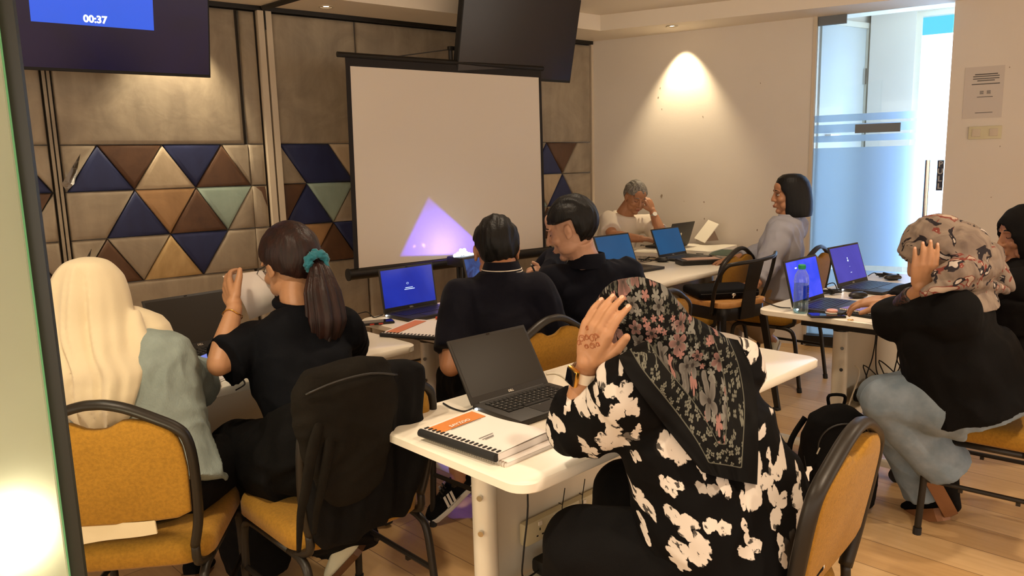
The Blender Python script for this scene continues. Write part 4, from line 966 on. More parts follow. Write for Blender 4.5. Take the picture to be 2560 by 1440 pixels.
axu = (S(.2, .9)-S(.2, .1)).normalized(); axv = (S(.1, .5)-S(.3, .5)).normalized()
obj('title', text_mb('SAYZOO', .018, S(.205, .45, .0045), axu, axv, UP, .0002, bold=.0003), M['paper'], cv)
mb = MB()
for u, v, l_ in ((.255, .5, .11), (.62, .35, .05), (.66, .33, .04), (.68, .33, .03)):
    c = S(u, v, .0026); mb.box(c, (l_, .0022, .0004), basis(axu, -axv, UP))
obj('printed_lines', mb, M['ink'], cv)
# table before the screen
A_, ax, ay, w_, h = fit_book((953, 832), (1112, 843), (1140, 800), .755)
bk, cv, S, ax, ay = book('training_manual', 'comb bound manual with an orange banner beside the mobile phone', A_, ax, ay, w_, h*.9, .014, M['paper'], .7402, 'plastic')
cover_print(S, cv)
mb = MB(); mb.box(Zp(1117, 793, .748), (.09, .06, .012), flat_rot((.72, .69)), .002); single('orange_box', mb, mat('orange_card', '#d2583a', .5), 'small orange red box behind the manual, by the man with the striped collar', 'box')
def phone(p, ang, label, m_case, z=.74):
    t = thing('mobile_phone', label, 'phone', (p.x, p.y, z), R(ang))
    mb = MB(); mb.box((0, 0, .0055), (.150, .074, .010), bev=.004); obj('case', mb, m_case, t, smooth=30, world=False)
    mb = MB(); mb.box((0, 0, .0108), (.140, .066, .0012)); obj('screen', mb, M['darkglassy'], t, world=False); return t
ph = phone(Zp(943, 806, .745), 20, 'mobile phone in a dark case with red patches beside the manual', M['key'])
mb = MB()
for x, c in ((-.03, 0), (.01, 0)): mb.box((x, -.0375, .0055), (.02, .001, .007))
obj('case_patch', mb, M['redcase'], ph, world=False)
mb = MB(); mb.box(Zp(1140, 757, .7415), (.20, .14, .002), flat_rot((.72, .69))); single('paper_sheet', mb, M['paper'], 'white paper sheet behind the blue screened laptop before the projection screen', 'paper')
# right table
phr = phone(Zp(2066, 789, .745), -8, 'black mobile phone lying with a round rose compact on it', M['key'])
cp = thing('makeup_compact', 'round rose and white compact lying on the black phone', 'compact', (Zp(2080, 783, .75).x, Zp(2080, 783, .75).y, .752))
mb = MB(); mb.tube([(0, 0, 0), (0, 0, .003), (0, 0, .004)], [.028, .029, .027], 28); obj('white_base', mb, M['white_lam'], cp, world=False)
mb = MB(); mb.tube([(0, 0, .004), (0, 0, .006), (0, 0, .013), (0, 0, .016)], [.020, .024, .024, .019], 28); obj('rose_lid', mb, M['rose'], cp, smooth=50, world=False)
mb = MB(); c = Zp(2126, 800, .742); pts = [c+V((math.cos(a)*.012, math.sin(a)*.010, .001)) for a in [R(x) for x in range(0, 361, 40)]]; mb.tube(pts, .0015, 6); single('key_ring', mb, M['gold'], 'small gold ring lying at the end of the black phone', 'ring')
bt = Zp(2001, 782, .74); b_ = thing('water_bottle', 'clear plastic water bottle with a green cap on the right table', 'bottle', (bt.x, bt.y, .7405))
prof = [(0.0, .002), (.022, .0), (.031, .004), (.033, .012), (.0325, .05), (.031, .055), (.033, .06), (.033, .10), (.0315, .135), (.033, .14), (.033, .150), (.029, .175), (.019, .194), (.0135, .200), (.0135, .214)]
rg = lambda r_, z: [V((r_*math.cos(2*math.pi*k/28), r_*math.sin(2*math.pi*k/28), z)) for k in range(28)]
mb = MB(); mb.loft([rg(r_, z) for r_, z in prof], cap=False); obj('bottle_body', mb, M['water'], b_, smooth=True, world=False)
mb = MB(); mb.loft([rg(.001, .004)]+[rg(r_-.001, z) for r_, z in prof[2:9]]+[rg(.001, .136)]); obj('water', mb, tint_mat('water', '#d6e6e6', .04), b_, smooth=True, world=False)
mb = MB(); mb.loft([rg(.0155, .203), rg(.016, .206), rg(.016, .220), rg(.014, .223)]); 
for k in range(20): a = k*.314; mb.box((.016*math.cos(a), .016*math.sin(a), .212), (.0012, .0012, .013))
obj('cap', mb, mat('green_cap', '#27a36c', .4), b_, smooth=30, world=False)
arc = lambda z, a0, a1, r_=.0334: [V((r_*math.cos(R(a)), r_*math.sin(R(a)), z)) for a in range(a0, a1+1, 8)]
mb = MB(); mb.grid([arc(.062, -95, 1), arc(.130, -95, 1)]); lb = obj('label', mb, pane_mat('bottle_label', '#aebbe0'), b_, smooth=True, world=False)
mb = MB()
for k in range(5): mb.grid([arc(.075+.010*k, -60, -28+(k % 3)*8, .0338), arc(.079+.010*k, -60, -28+(k % 3)*8, .0338)])
obj('label_print', mb, M['ink'], lb, world=False)
A_, ax, ay, w_, h = fit_book((2098, 775), (2245, 797), (2245, 752), .756)
bk, cv, S, ax, ay = book('binder', 'black comb bound book under the lilac spiral notebook on the right table', A_, ax, ay, w_, .16, .014, M['key'], .7402, 'plastic')
bk, cv, S, ax, ay = book('spiral_notebook', 'spiral notebook with a lilac to pink cover under the resting hand', A_+ay*.006, ax, ay, w_, .155, .008, N('x').m, .7560, 'wire')
k = N('lilac_pink_cover'); tc = k.n('ShaderNodeTexCoord').outputs['Generated']; sx = k.n('ShaderNodeSeparateXYZ'); k.l(tc, sx.inputs[0])
k.l(k.mix(k.step(sx.outputs[0], .35, .6), lin('#8f78bd'), lin('#d8a893')), k.b.inputs['Base Color']); k.b.inputs['Roughness'].default_value = .3; cv.data.materials[0] = k.m
# far table: binder, folder, tablet
A_, ax, ay, w_, h = fit_book((1698, 655), (1775, 662), (1790, 640), .75)
mb = MB(); mb.box(Zp(1745, 655, .76), (.30, .17, .035), flat_rot((.80, -.30)), .006)
ba = thing('binder', 'thick black binder lying closed in front of the green folder', 'binder', (Zp(1745, 655, .74).x, Zp(1745, 655, .74).y, .7405))
c = Zp(1752, 652, .76); mb = MB(); mb.box(V((c.x, c.y, .7575)), (.32, .14, .032), flat_rot((.85, .12)), .006); obj('cover', mb, M['key'], ba)
mb = MB(); mb.box(V((c.x, c.y, .7755)), (.24, .11, .003), flat_rot((.85, .12))); obj('pink_sheet', mb, mat('pink_sheet', '#c9a490', .6), ba)
p1, p2, p3, p4 = Zp(1772, 637, .765), Zp(1862, 643, .765), Zp(1875, 626, .775), Zp(1790, 624, .765)
mb = MB(); mb.loft([[p1, p2, p3, p4], [q+UP*.003 for q in (p1, p2, p3, p4)]]); single('folder', mb, M['green'], 'dark green card folder behind the empty ochre chair', 'folder')
mb = MB(); c = Zp(1860, 650, .742); mb.box(c, (.20, .14, .004), flat_rot((.85, .3))); single('paper_sheet', mb, mat('blue_edge_sheet', '#3a4a86', .5), 'thin blue edged sheet beside the green folder', 'paper')
tb_ = W(1776, 604, 5.97); tt = thing('tablet', 'white tablet propped on a brown stand against the plain wall', 'tablet', (tb_.x, tb_.y, .7755))
d = V((.72, .69, 0)); P0_, P1_ = W(1763, 603, tb_.y), W(1799, 556, tb_.y+.02); upv_ = (P1_-P0_); Ht = upv_.length
fwd = V((-.55, .83, 0)).normalized()
mb = MB(); nn_ = fwd.cross(upv_.normalized()).normalized(); mb.box(P0_+upv_/2+fwd*.06, (.008, .13, Ht), basis(nn_, nn_.cross(upv_.normalized())*-1, upv_.normalized()), .002); obj('tablet_body', mb, M['white_lam'], tt)
mb = MB(); q0_ = P0_+upv_*.55; q1_ = W(1797, 601, tb_.y+.01); mb.loft([[P0_+fwd*.0, P0_+fwd*.1, q0_+fwd*.1, q0_], [q1_, q1_+fwd*.1, q0_+fwd*.1+UP*.001+(q1_-P0_)*.1, q0_+UP*.001+(q1_-P0_)*.1]]); obj('stand', mb, mat('taupe_case', '#7d6857', .6), tt)
# stool laptop bag
c = V((1.20, 4.32, .672)); bg = thing('laptop_bag', 'slim black laptop sleeve lying on the wooden bar stool seat', 'bag', c, R(8))
mb = MB(); mb.box((0, 0, .026), (.36, .27, .05), bev=.018); obj('bag_body', evalmesh(mb, .008, 4), M['blackcloth'], bg, smooth=True, world=False)
mb = MB(); mb.tube([(-.17, -.133, .03), (.17, -.133, .03)], .003, 6); zz = obj('zip', mb, M['key'], bg, world=False)
mb = MB(); mb.ell((.02, -.142, .022), (.012, .006, .009)); mb.tube([(.02, -.145, .02), (.01, -.152, .006)], .003, 6); obj('zip_pull', mb, M['silver'], zz, world=False)
# T0 table: tablet with lilac screen, papers
A_, ax, ay, w_, h = fit_book((500, 965), (600, 905), (530, 890), .752)
c = Zp(528, 925, .75); 
tl = thing('tablet', 'tablet with a lilac screen lying beside the ponytailed woman', 'tablet', (c.x, c.y, .7425))
pa, pb, pc, pd = Zp(498, 962, .752), Zp(592, 905, .756), Zp(555, 868, .768), Zp(462, 905, .766)
mb = MB(); mb.loft([[p_-UP*.008 for p_ in (pa, pb, pc, pd)], [pa, pb, pc, pd]]); obj('casing', mb, M['key'], tl)
ins = lambda p_: p_+((pa+pb+pc+pd)/4-p_)*.05+UP*.0008
mb = MB(); mb.quad(*(ins(p_) for p_ in (pa, pb, pc, pd))); obj('screen', mb, emis('screen_lilac', '#6f78c0', .8), tl)
for k_, (dx, dy) in enumerate(((8, 6), (14, 8))):
    qa = [Zp(500+dx, 965+dy, .744-.002*k_), Zp(562+dx, 935+dy, .744-.002*k_), Zp(548+dx, 915+dy, .744-.002*k_), Zp(480+dx, 945+dy, .744-.002*k_)]
    mb = MB(); mb.loft([qa, [p_+UP*.001 for p_ in qa]]); single('paper_sheet', mb, M['paper'], ['loose white sheet lying under the lilac tablet', 'lower loose sheet at the edge under the lilac tablet'][k_], 'paper')
cable([Zp(575, 958, zt_), Zp(600, 945, zt_), Zp(612, 960, zt_), Zp(590, 975, zt_)], 'thin black cable at the table edge beside the lilac tablet')

# power strips under tables
def socket_strip(T, x, z, n, label, plug):
    t0, Mx, b, a = T
    o = Mx @ V((x, .018, z)); t = thing('power_strip', label, 'power strip', o, math.atan2(b.y, b.x))
    Lg = .065*n+.05
    mb = MB(); mb.box((0, -.014, 0), (Lg, .028, .068), bev=.008); obj('strip_body', mb, M['beigeplastic'], t, smooth=30, world=False)
    for i in range(n):
        cx = (i-(n-1)/2)*.065
        mb = MB(); mb.box((cx, -.029, .022), (.014, .005, .012), bev=.001); obj('switch', mb, M['white_lam'], t, world=False)
        mb = MB()
        for dx, dz, sw_, sh_ in ((0, .004, .004, .008), (-.011, -.014, .007, .004), (.011, -.014, .007, .004)): mb.box((cx+dx, -.0283, dz), (sw_, .001, sh_))
        obj('socket_holes', mb, M['rubber'], t, world=False)
    if plug:
        pt = Mx @ V((x-.065*(n-1)/2+.065, -.035, z-.01)); mb = MB(); mb.box((0, 0, 0), (.045, .03, .045), bev=.008); mb.tube([(0, -.005, -.02), (0, -.012, -.07)], .004, 8)
        mb.xf(Matrix.Translation(pt) @ Matrix.Rotation(math.atan2(b.y, b.x), 4, 'Z')); single('power_plug', mb, M['rubber'], 'black plug pushed into the power strip under the foreground table', 'plug', smooth=30)
    return t
socket_strip(T1, -.26, .40, 5, 'beige five way power strip fixed under the foreground table', True)
t0, Mx, b, a = T1
mb = MB(); mb.box((-.36, -.045, .312), (.15, .06, .045), bev=.012); mb.xf(Mx); single('power_adapter', mb, M['rubber'], 'black power adapter in the tray under the foreground table', 'adapter', smooth=30)
mb = MB(); mb.tube([Mx@V((-.53, -.10, .71)), Mx@V((-.525, -.10, .55)), Mx@V((-.535, -.09, .42)), Mx@V((-.52, -.07, .33)), Mx@V((-.44, -.05, .31))], .0028, 6, sub=5); single('hanging_cable', mb, M['rubber'], 'black cable hanging below the near corner of the foreground table', 'cable', smooth=True)
mb = MB(); mb.tube([Mx@V((.05, -.05, .33)), Mx@V((-.1, -.06, .31)), Mx@V((-.25, -.05, .30)), Mx@V((-.40, -.02, .30))], .004, 6, sub=5); single('tray_cable', mb, M['beigeplastic'], 'thick beige cable lying along the tray under the foreground table', 'cable', smooth=True)
for k_, x in enumerate((-.30, -.21)):
    mb = MB(); mb.tube([Mx@V((x, -.015, .36)), Mx@V((x, -.015, .44)), Mx@V((x+.008, -.02, .50))], .0015, 5); mb.tube([Mx@V((x, -.016, .45)), Mx@V((x-.03, -.03, .47))], .0015, 5)
    single('cable_tie', mb, M['rubber'], ['black cable tie round the power strip nearer the plug', 'black cable tie round the power strip further from the plug'][k_], 'cable tie')
t0, Mx, b, a = T3
random.seed(11)
for k_ in range(3):
    x0 = -.42+.17*k_; pts = [Mx@V((x0+random.uniform(-.05, .09), -.02-random.uniform(0, .09), z)) for z in (.69, .60, .50, .40, .33, .30, .36, .45, .36, .30)]
    mb = MB(); mb.tube(pts, .003, 6, sub=5); single('hanging_cable', mb, M['rubber'], ['black cable looping under the right table nearest its leg', 'black cable looping under the middle of the right table', 'black cable looping under the right table beside the woman in jeans'][k_], 'cable', smooth=True)
for k_, x in enumerate((-.40, -.26, -.10)):
    mb = MB(); mb.box((x, -.045, .315), (.11, .07, .06), bev=.015); mb.xf(Mx); single('power_adapter', mb, M['rubber'], ['black adapter in the tray under the right table nearest its leg', 'black adapter in the middle of the tray under the right table', 'black adapter at the far part of the tray under the right table'][k_], 'adapter', smooth=30)
mb = MB(); L0 = Mx@V((-.59, -.05, .0)); mb.tube([L0+UP*.50+a*.02, L0+UP*.47+a*.05-b*.03, L0+UP*.30-b*.07+a*.02, L0+UP*.12-b*.08, L0+UP*.02-b*.06], .003, 6, sub=5); single('hanging_cable', mb, M['white_met'], 'pale cable wrapped round the leg of the right table', 'cable', smooth=True)

# ================================================================== BACKPACK
def backpack():
    c = Zp(2075, 1200, 0); c = V((1.335, 3.0, 0)); t = thing('backpack', 'black backpack standing on the floor beside the foreground woman', 'backpack', c, R(-8))
    mb = MB(); rings = []
    for z, w_, d in ((0, .12, .07), (.02, .145, .095), (.15, .155, .11), (.30, .145, .10), (.38, .115, .08), (.425, .06, .045), (.435, .02, .02)):
        rings.append([V((math.copysign(abs(math.cos(a))**.7, math.cos(a))*w_, math.copysign(abs(math.sin(a))**.7, math.sin(a))*d, z)) for a in [2*math.pi*k/28 for k in range(28)]])
    mb.loft(rings); me = evalmesh(mb, .010, 5); folds(me, .006, 9, 3); obj('bag_body', me, M['blackcloth'], t, smooth=True, world=False)
    mb = MB(); rings = []
    for z, w_, y0 in ((.02, .10, -.09), (.05, .12, -.13), (.18, .12, -.135), (.24, .10, -.11)):
        rings.append([V((math.copysign(abs(math.cos(a))**.7, math.cos(a))*w_, y0+.03+math.copysign(abs(math.sin(a))**.7, math.sin(a))*.035, z)) for a in [2*math.pi*k/24 for k in range(24)]])
    mb.loft(rings); me = evalmesh(mb, .009, 5); folds(me, .006, 12, 5); obj('front_pocket', me, M['blackcloth'], t, smooth=True, world=False)
    arch = [(math.cos(R(a))*.105, -.100, .29+math.sin(R(a))*.10) for a in range(-10, 191, 20)]
    mb = MB(); mb.tube(arch, .004, 6, sub=2); z_ = obj('zip', mb, M['key'], t, smooth=True, world=False)
    mb = MB(); mb.tube([(-.10, -.106, .29), (-.112, -.112, .265)], .003, 6); obj('zip_pull', mb, M['silver'], z_, world=False)
    mb = MB(); mb.tube([(-.03, .05, .42), (-.03, .05, .46), (.03, .05, .46), (.03, .05, .42)], .007, 8, sub=4); obj('top_loop', mb, M['blackcloth'], t, smooth=True, world=False)
    mb = MB(); mb.tube([(-.12, .06, .36), (-.185, .03, .25), (-.175, .02, .10), (-.13, .0, .03)], .009, 8, flat=1.6, sub=5); obj('shoulder_strap', mb, M['blackcloth'], t, smooth=True, world=False)
    kr = thing('key_charm', 'small white animal shaped charm on the black backpack', 'charm', W(2015, 1185, 2.7))
    P_ = W(2015, 1185, 2.7); s = .011
    pol = [(-1.6, -1), (-1.0, -2.6), (-.4, -2.6), (-.3, -1.3), (.4, -1.3), (.6, -2.6), (1.2, -2.6), (1.1, -.4), (1.3, .6), (2.2, 1.6), (1.8, 2.6), (.2, 2.5), (.3, 1.2), (-.4, -.1), (-1.8, .3), (-2.4, 1.0)]
    mb = MB(); mb.prism([(x*s, z*s) for x, z in pol], (1, 0, 0), UP, (0, 1, 0), P_, .004); obj('charm_body', mb, emis_free, kr)
    mb = MB(); mb.tube([P_+V((0, .002, .028)), P_+V((.002, .03, .06))], .0012, 5); obj('cord', mb, M['key'], kr)
    kb = MB(); kb.ell(W(1993, 1185, 2.7), (.012, .008, .016)); single('round_charm', kb, mat('charm_green', '#9ab83a', .4), 'small green and yellow charm beside the white one on the backpack', 'charm', smooth=True)
emis_free = mat('charm_white', '#f2efe6', .4)
backpack()

# ================================================================== PEOPLE
def ring(c, x, y, rx, ry, n=24, p=2.3):
    out = []
    for k in range(n):
        a = 2*math.pi*k/n; ca, sa = math.cos(a), math.sin(a)
        out.append(c + x*math.copysign(abs(ca)**(2/p), ca)*rx + y*math.copysign(abs(sa)**(2/p), sa)*ry)
    return out
def torso(mb, st, n=28, sub=4, inf=0, p=2.4):
    """st: list of (centre, right axis, rx, ry); the forward axis is taken across the spine"""
    cs = [V(s[0]) for s in st]; C_, _ = smooth_path(cs, [0]*len(cs), sub); rings = []
    for i, c in enumerate(C_):
        t = i/sub; k = min(int(t), len(st)-2); f = t-k
        f = f*f*(3-2*f); x = (V(st[k][1])*(1-f)+V(st[k+1][1])*f).normalized(); rx = st[k][2]*(1-f)+st[k+1][2]*f; ry = st[k][3]*(1-f)+st[k+1][3]*f
        tg = (C_[min(i+1, len(C_)-1)]-C_[max(i-1, 0)]).normalized(); y = tg.cross(x).normalized(); x2 = y.cross(tg).normalized()
        rings.append(ring(c, x2, y, rx+inf, ry+inf, n, p))
    mb.loft(rings); return mb
def hand(mb, w, d, nb, side, curl=(.15, .2, .2), spread=.07, s=1.0, thumb=(.75, .55), tcurl=.25, fingers=(1, 1, 1, 1), fs=None):
    """w wrist; d finger direction; nb back-of-hand normal; side: +1 thumb towards d x nb"""
    d = V(d).normalized(); nb = V(nb); nb = (nb-d*nb.dot(d)).normalized(); sd = d.cross(nb)*side; w = V(w)
    mb.ell(w, (.027*s,)*3)
    L_ = (.070, .078, .073, .058); K_ = (.088, .092, .088, .080); tips = []
    for i in range(4):
        off = (1.5-i)*.0215*s; k = w+d*K_[i]*s+sd*off-nb*(.004*abs(1.3-i))*s
        mb.tube([w+sd*off*.55+d*.005*s, w+sd*off*.8+d*.045*s, k], [.015*s, .0145*s, .0125*s], 10, sub=3)
        mb.ell(k, (.0118*s,)*3)
        ang = 0; p = k; sa = (1.5-i)*spread; dd = (d*math.cos(sa)+sd*math.sin(sa)).normalized(); ax = dd.cross(nb).normalized(); pts = [k]; L = L_[i]*s*fingers[i]
        cu = curl if fs is None else fs[i]
        for j, (fr, c_) in enumerate(zip((.45, .30, .25), cu)):
            ang += c_; q = dd*math.cos(ang)-nb*math.sin(ang); p = p+q*L*fr*1.05; pts.append(p)
        mb.tube(pts, [.0105*s, .0095*s, .0085*s, .0072*s], 10, sub=3); mb.ell(pts[-1], (.0074*s,)*3); tips.append((pts[-1], q, (q.cross(ax)*-1 if (q.cross(ax)*-1).dot(nb) > 0 else q.cross(ax)), s))
    b = w+sd*.022*s+d*.018*s-nb*.006*s; td = (d*thumb[0]+sd*thumb[1]-nb*.25).normalized(); b2 = b+(sd*.65+d*.6-nb*.15).normalized()*.032*s; b3 = b2+td*.032*s; b4 = b3+(td*math.cos(tcurl)+(d*.9-sd*.3).normalized()*math.sin(tcurl)).normalized()*.026*s
    mb.tube([b, b2, b3, b4], [.017*s, .0145*s, .012*s, .0092*s], 10, sub=3); mb.ell(b4, (.0095*s,)*3); mb.ell(b, (.017*s,)*3)
    return tips
def nails(J, sd):
    for p, q, n_, s in J['tips'+sd]:
        x = q.cross(n_).normalized(); mb = MB(); mb.ell(p+n_*.0058*s-q*.002*s, (.0048*s, .0068*s, .0022*s), basis(x, q, n_), 10, 8); obj('fingernail', mb, M['nail'], J['body'], smooth=True)
M['nail'] = mat('fingernail', '#d9a78c', .35)
def headframe(f, up=(0, 0, 1)):
    y = V(f).normalized(); x = y.cross(V(up)).normalized(); z = x.cross(y).normalized(); return basis(x, y, z)
def head(mb, c, B, s=1.0, ears=True, fem=False):
    c = V(c); L = lambda *p: c + B@(V(p)*s)
    E_ = lambda p, r_: mb.ell(L(*p), tuple(q*s for q in r_), B, 20, 14)
    E_((0, -.016, .030), (.074, .094, .088)); E_((0, .012, -.012), (.066, .080, .088))
    E_((0, .026, -.066), (.050 if not fem else .046, .056, .046)); E_((0, .068, -.098), (.022, .020, .018))
    E_((0, .060, .055), (.055, .036, .042))
    for sx in (-1, 1):
        E_((sx*.036, .060, -.024), (.026, .026, .022)); E_((sx*.044, .028, -.062), (.022, .04, .03))
        if ears:
            E_((sx*.078, -.004, -.004), (.008, .017, .029)); E_((sx*.083, -.011, .004), (.006, .011, .021)); E_((sx*.079, .003, -.026), (.007, .009, .010))
        E_((sx*.013, .094, -.030), (.010, .011, .008))
        mb.tube([L(sx*.012, .090, .030), L(sx*.03, .089, .033), L(sx*.05, .073, .027)], [.008*s, .008*s, .006*s], 8, sub=2)
    mb.tube([L(0, .088, .026), L(0, .096 if fem else .098, .005), L(0, .105 if fem else .112, -.022), L(0, .104 if fem else .110, -.034)], [.008*s, .009*s, .0115*s, .0095*s], 10, sub=3)
    E_((0, .092, -.060), (.023, .012, .0055)); E_((0, .090, -.070), (.019, .012, .0060)); E_((0, .083, -.050), (.020, .012, .010))
def face_bits(t, c, B, s=1.0, body=None, brow='hair', lips=True, closed=False, lipm=None):
    c = V(c); L = lambda *p: c + B@(V(p)*s)
    par = body or t
    for sx in (-1, 1):
        if not closed:
            mb = MB(); mb.ell(L(sx*.031, .0775, .008), (.0125*s, .010*s, .0068*s), B); e = obj('eye', mb, M['eyew'], par, smooth=True)
            mb = MB(); mb.ell(L(sx*.031, .0865, .006), (.0052*s, .002*s, .0052*s), B); obj('iris', mb, M['eyed'], e, smooth=True) if par is t else obj('eye', mb, M['eyed'], par, smooth=True)
        mb = MB(); mb.tube([L(sx*.017, .0860, .006 if closed else .012), L(sx*.031, .0870, .002 if closed else .0150), L(sx*.045, .078, .006 if closed else .010)], .0016*s, 6, sub=3); obj('eyelashes', mb, M['eyed'], par, smooth=True)
        mb = MB(); mb.tube([L(sx*.014, .0935, .031), L(sx*.03, .0935, .037), L(sx*.051, .077, .031)], [.0024*s, .003*s, .0015*s], 6, sub=3, flat=1.3); obj('eyebrow', mb, M[brow], par, smooth=True)
    if lips:
        mb = MB(); mb.ell(L(0, .098, -.0605), (.019*s, .008*s, .0035*s), B); mb.ell(L(0, .096, -.0685), (.0155*s, .008*s, .0045*s), B); obj('lips', mb, lipm or M['lips'], par, smooth=True)
def cap_hair(c, B, s, mt, name, t, fn_low, th=.010, wave=0, voxel=.004, extra=None, scl=(1, 1, 1), taper=False):
    """short hair: a shell over the cranium kept where fn_low(local point) is True"""
    c = V(c); mb = MB(); n, m_ = 72, 54; vs = {}; loc = []
    for i in range(m_+1):
        a = -math.pi/2+math.pi*i/m_
        for j in range(n):
            b = 2*math.pi*j/n; d = V((math.cos(a)*math.cos(b), math.cos(a)*math.sin(b), math.sin(a)))
            p = V((d.x*.0775*scl[0], d.y*.100*scl[1]-.016, d.z*.096*scl[2]+.028)); loc.append(p)
    keep = [fn_low(p) for p in loc]
    outer, inner = [], []
    for p in loc:
        d = (p-V((0, -.016, .02))).normalized(); e = th if wave == 0 or not taper else th*(.22+.78*min(1, max(0, (p.z+.035)/.10)))
        k_ = fn_low(p, True) if False else 1
        if wave: e += wave*.6*noise.noise(V((p.x*35, p.y*12, p.z*12)))+wave*.8*noise.noise(V((p.x*120, p.y*22, p.z*22)))
        outer.append(c+B@((p+d*e)*s)); inner.append(c+B@((p-d*.012)*s))
    K = len(loc); fs = []
    idx = lambda i, j: i*n+j % n
    facekeep = {}
    for i in range(m_):
        for j in range(n):
            q = [idx(i, j), idx(i, j+1), idx(i+1, j+1), idx(i+1, j)]
            if all(keep[x] for x in q): facekeep[(i, j)] = q
    edges = {}
    for q in facekeep.values():
        fs.append(q); fs.append([x+K for x in q[::-1]])
        for a, b in zip(q, q[1:]+q[:1]): edges[(a, b)] = 1
    for (a, b) in list(edges):
        if (b, a) not in edges: fs.append([b, a, a+K, b+K])
    mb.add(outer+inner, fs)
    if extra: extra(mb)
    me = evalmesh(mb, voxel, 5, .5) if voxel else mb.mesh('h')
    return obj(name, me, mt, t, smooth=True)
def limb_r(kind, s=1.0):
    return dict(arm=[.052*s, .048*s, .042*s, .039*s], fore=[.041*s, .042*s, .034*s, .026*s])[kind]
def chain(a, b, k=3): return [V(a)+(V(b)-V(a))*(i/k) for i in range(k+1)]
def build(name_label, J, cat='person', skin='skin_a', fem=False, s=1.0, voxel=.005, hs=1.0, ears=True, hands=(), bulk=1.0, root=None, no_legs=False, hd=True):
    pel = V(J['pel']); t = thing('person', name_label, cat, (pel.x, pel.y, 0), 0)
    t['J'] = 1; del t['J']
    rp = V(J.get('rp', J['r'])).normalized(); r = V(J['r']).normalized(); ch = V(J['chest']); nk = V(J['neck']); hc = V(J['head']); B = headframe(J['hf'], J.get('hup', (0, 0, 1)))
    w_ = .5*(pel+ch)
    mb = MB()
    sh = (V(J['sL'])+V(J['sR']))*.5
    st = [(pel, rp, .155*bulk, .115*bulk), (w_, (r+rp).normalized(), .125*bulk, .100*bulk), (ch, r, .145*bulk, .108*bulk), (sh*.55+ch*.45 if False else ch+(nk-ch)*.55, r, .150*bulk, .085), (nk, r, .060, .058)]
    torso(mb, st); J['st'] = st; J['rings'] = (pel, w_, ch, nk)
    mb.tube([nk-(hc-nk)*.15, nk+(hc-nk)*.4, hc+B@V((0, -.02, -.05))], [.070, .064, .060] if not fem else [.055, .046, .045], 16, sub=3)
    if hd: head(mb, hc, B, hs, ears, fem)
    for sd in 'LR':
        S_, E_, W_ = V(J['s'+sd]), V(J['e'+sd]), V(J['w'+sd]); k = .92 if fem else 1.05
        mb.ell(S_, (.052*k,)*3); mb.tube([ch+(nk-ch)*.6, S_], [.07, .052*k], 14, sub=3)
        mb.tube(chain(S_, E_), limb_r('arm', k), 14, sub=3); mb.ell(E_, (.039*k,)*3); mb.tube(chain(E_, W_), limb_r('fore', k), 14, sub=3)
        h = J.get('h'+sd)
        if h: J['tips'+sd] = hand(mb, W_+(V(h['d']).normalized())*.012, s=h.get('s', .95 if fem else 1.05), **{a: b for a, b in h.items() if a != 's'})
        else: mb.ell(W_, (.026,)*3)
        if not no_legs:
            Hh = pel+rp*(.085 if sd == 'R' else -.085)*bulk; K_, A_, T_ = V(J['k'+sd]), V(J['a'+sd]), V(J['t'+sd])
            mb.tube(chain(Hh, K_), [.085*bulk, .080*bulk, .066, .056], 16, sub=3); mb.ell(K_, (.056,)*3); mb.tube(chain(K_, A_), [.055, .056, .045, .034], 14, sub=3); mb.ell(A_, (.034,)*3)
            hl = A_-(T_-A_).normalized()*.03; mb.tube([hl+V((0, 0, -.012)), hl+(T_-hl)*.3+V((0, 0, -.022)), hl+(T_-hl)*.5+V((0, 0, -.032))], [.026, .022, .014], 12, sub=3, flat=.8)
    me = evalmesh(mb, voxel, 4, .5); body = obj('body', me, M[skin], t, smooth=True)
    J['B'] = B; J['t'] = t; J['body'] = body; J['bulk'] = bulk; J['fem'] = fem; J['s'] = s; J['hs'] = hs
    return t
def shirt(J, mt, name='shirt', inf=.018, slv=(.5, .5), amp=.007, sc=9, seed=1, voxel=.007, hem=0.0, neck=.9, st_mul=1.0, loose=.0, belly=0, cuff=.012, sub_st=None, armr=None, extra=None):
    pel, w_, ch, nk = J['rings']; st = list(J['st']); mb = MB(); top = st[3][0]+(st[4][0]-st[3][0])*(neck-.0)
    S2 = [(st[0][0]-(w_-pel).normalized()*hem, st[0][1], st[0][2]*st_mul+loose, st[0][3]*st_mul+loose)] + [(a, b, c*st_mul+(loose if i < 1 else 0)+ (belly if i == 0 else 0), d*st_mul+(belly if i == 0 else 0)) for i, (a, b, c, d) in enumerate(st[1:4])] + [(top, st[4][1], .068, .064)]
    torso(mb, S2, inf=inf)
    sh0 = st[3][0]
    for sd, f in zip('LR', slv):
        S_, E_, W_ = V(J['s'+sd]), V(J['e'+sd]), V(J['w'+sd]); k = (.92 if J['fem'] else 1.05)*(armr or 1); g = inf
        mb.ell(S_, (.050*k+g,)*3); mb.tube([sh0, S_], [.078, .050*k+g*.9], 14, sub=3)
        if f <= 1: mb.tube(chain(S_, S_+(E_-S_)*f), [.050*k+g, .050*k+g, .048*k+g*1.1, .047*k+cuff*1.3], 16, sub=4)
        else:
            g2 = f-1; mb.tube(chain(S_, E_), [.050*k+g, .048*k+g, .044*k+g, .043*k+g], 16, sub=4); mb.ell(E_, (.043*k+g,)*3)
            mb.tube(chain(E_, E_+(W_-E_)*g2), [.043*k+g, .042*k+g*.9, .037*k+cuff, .032*k+cuff], 16, sub=4)
    if extra: extra(mb)
    me = evalmesh(mb, voxel, 7, .5); folds(me, amp, sc, seed)
    return obj(name, me, mt, J['t'], smooth=True)
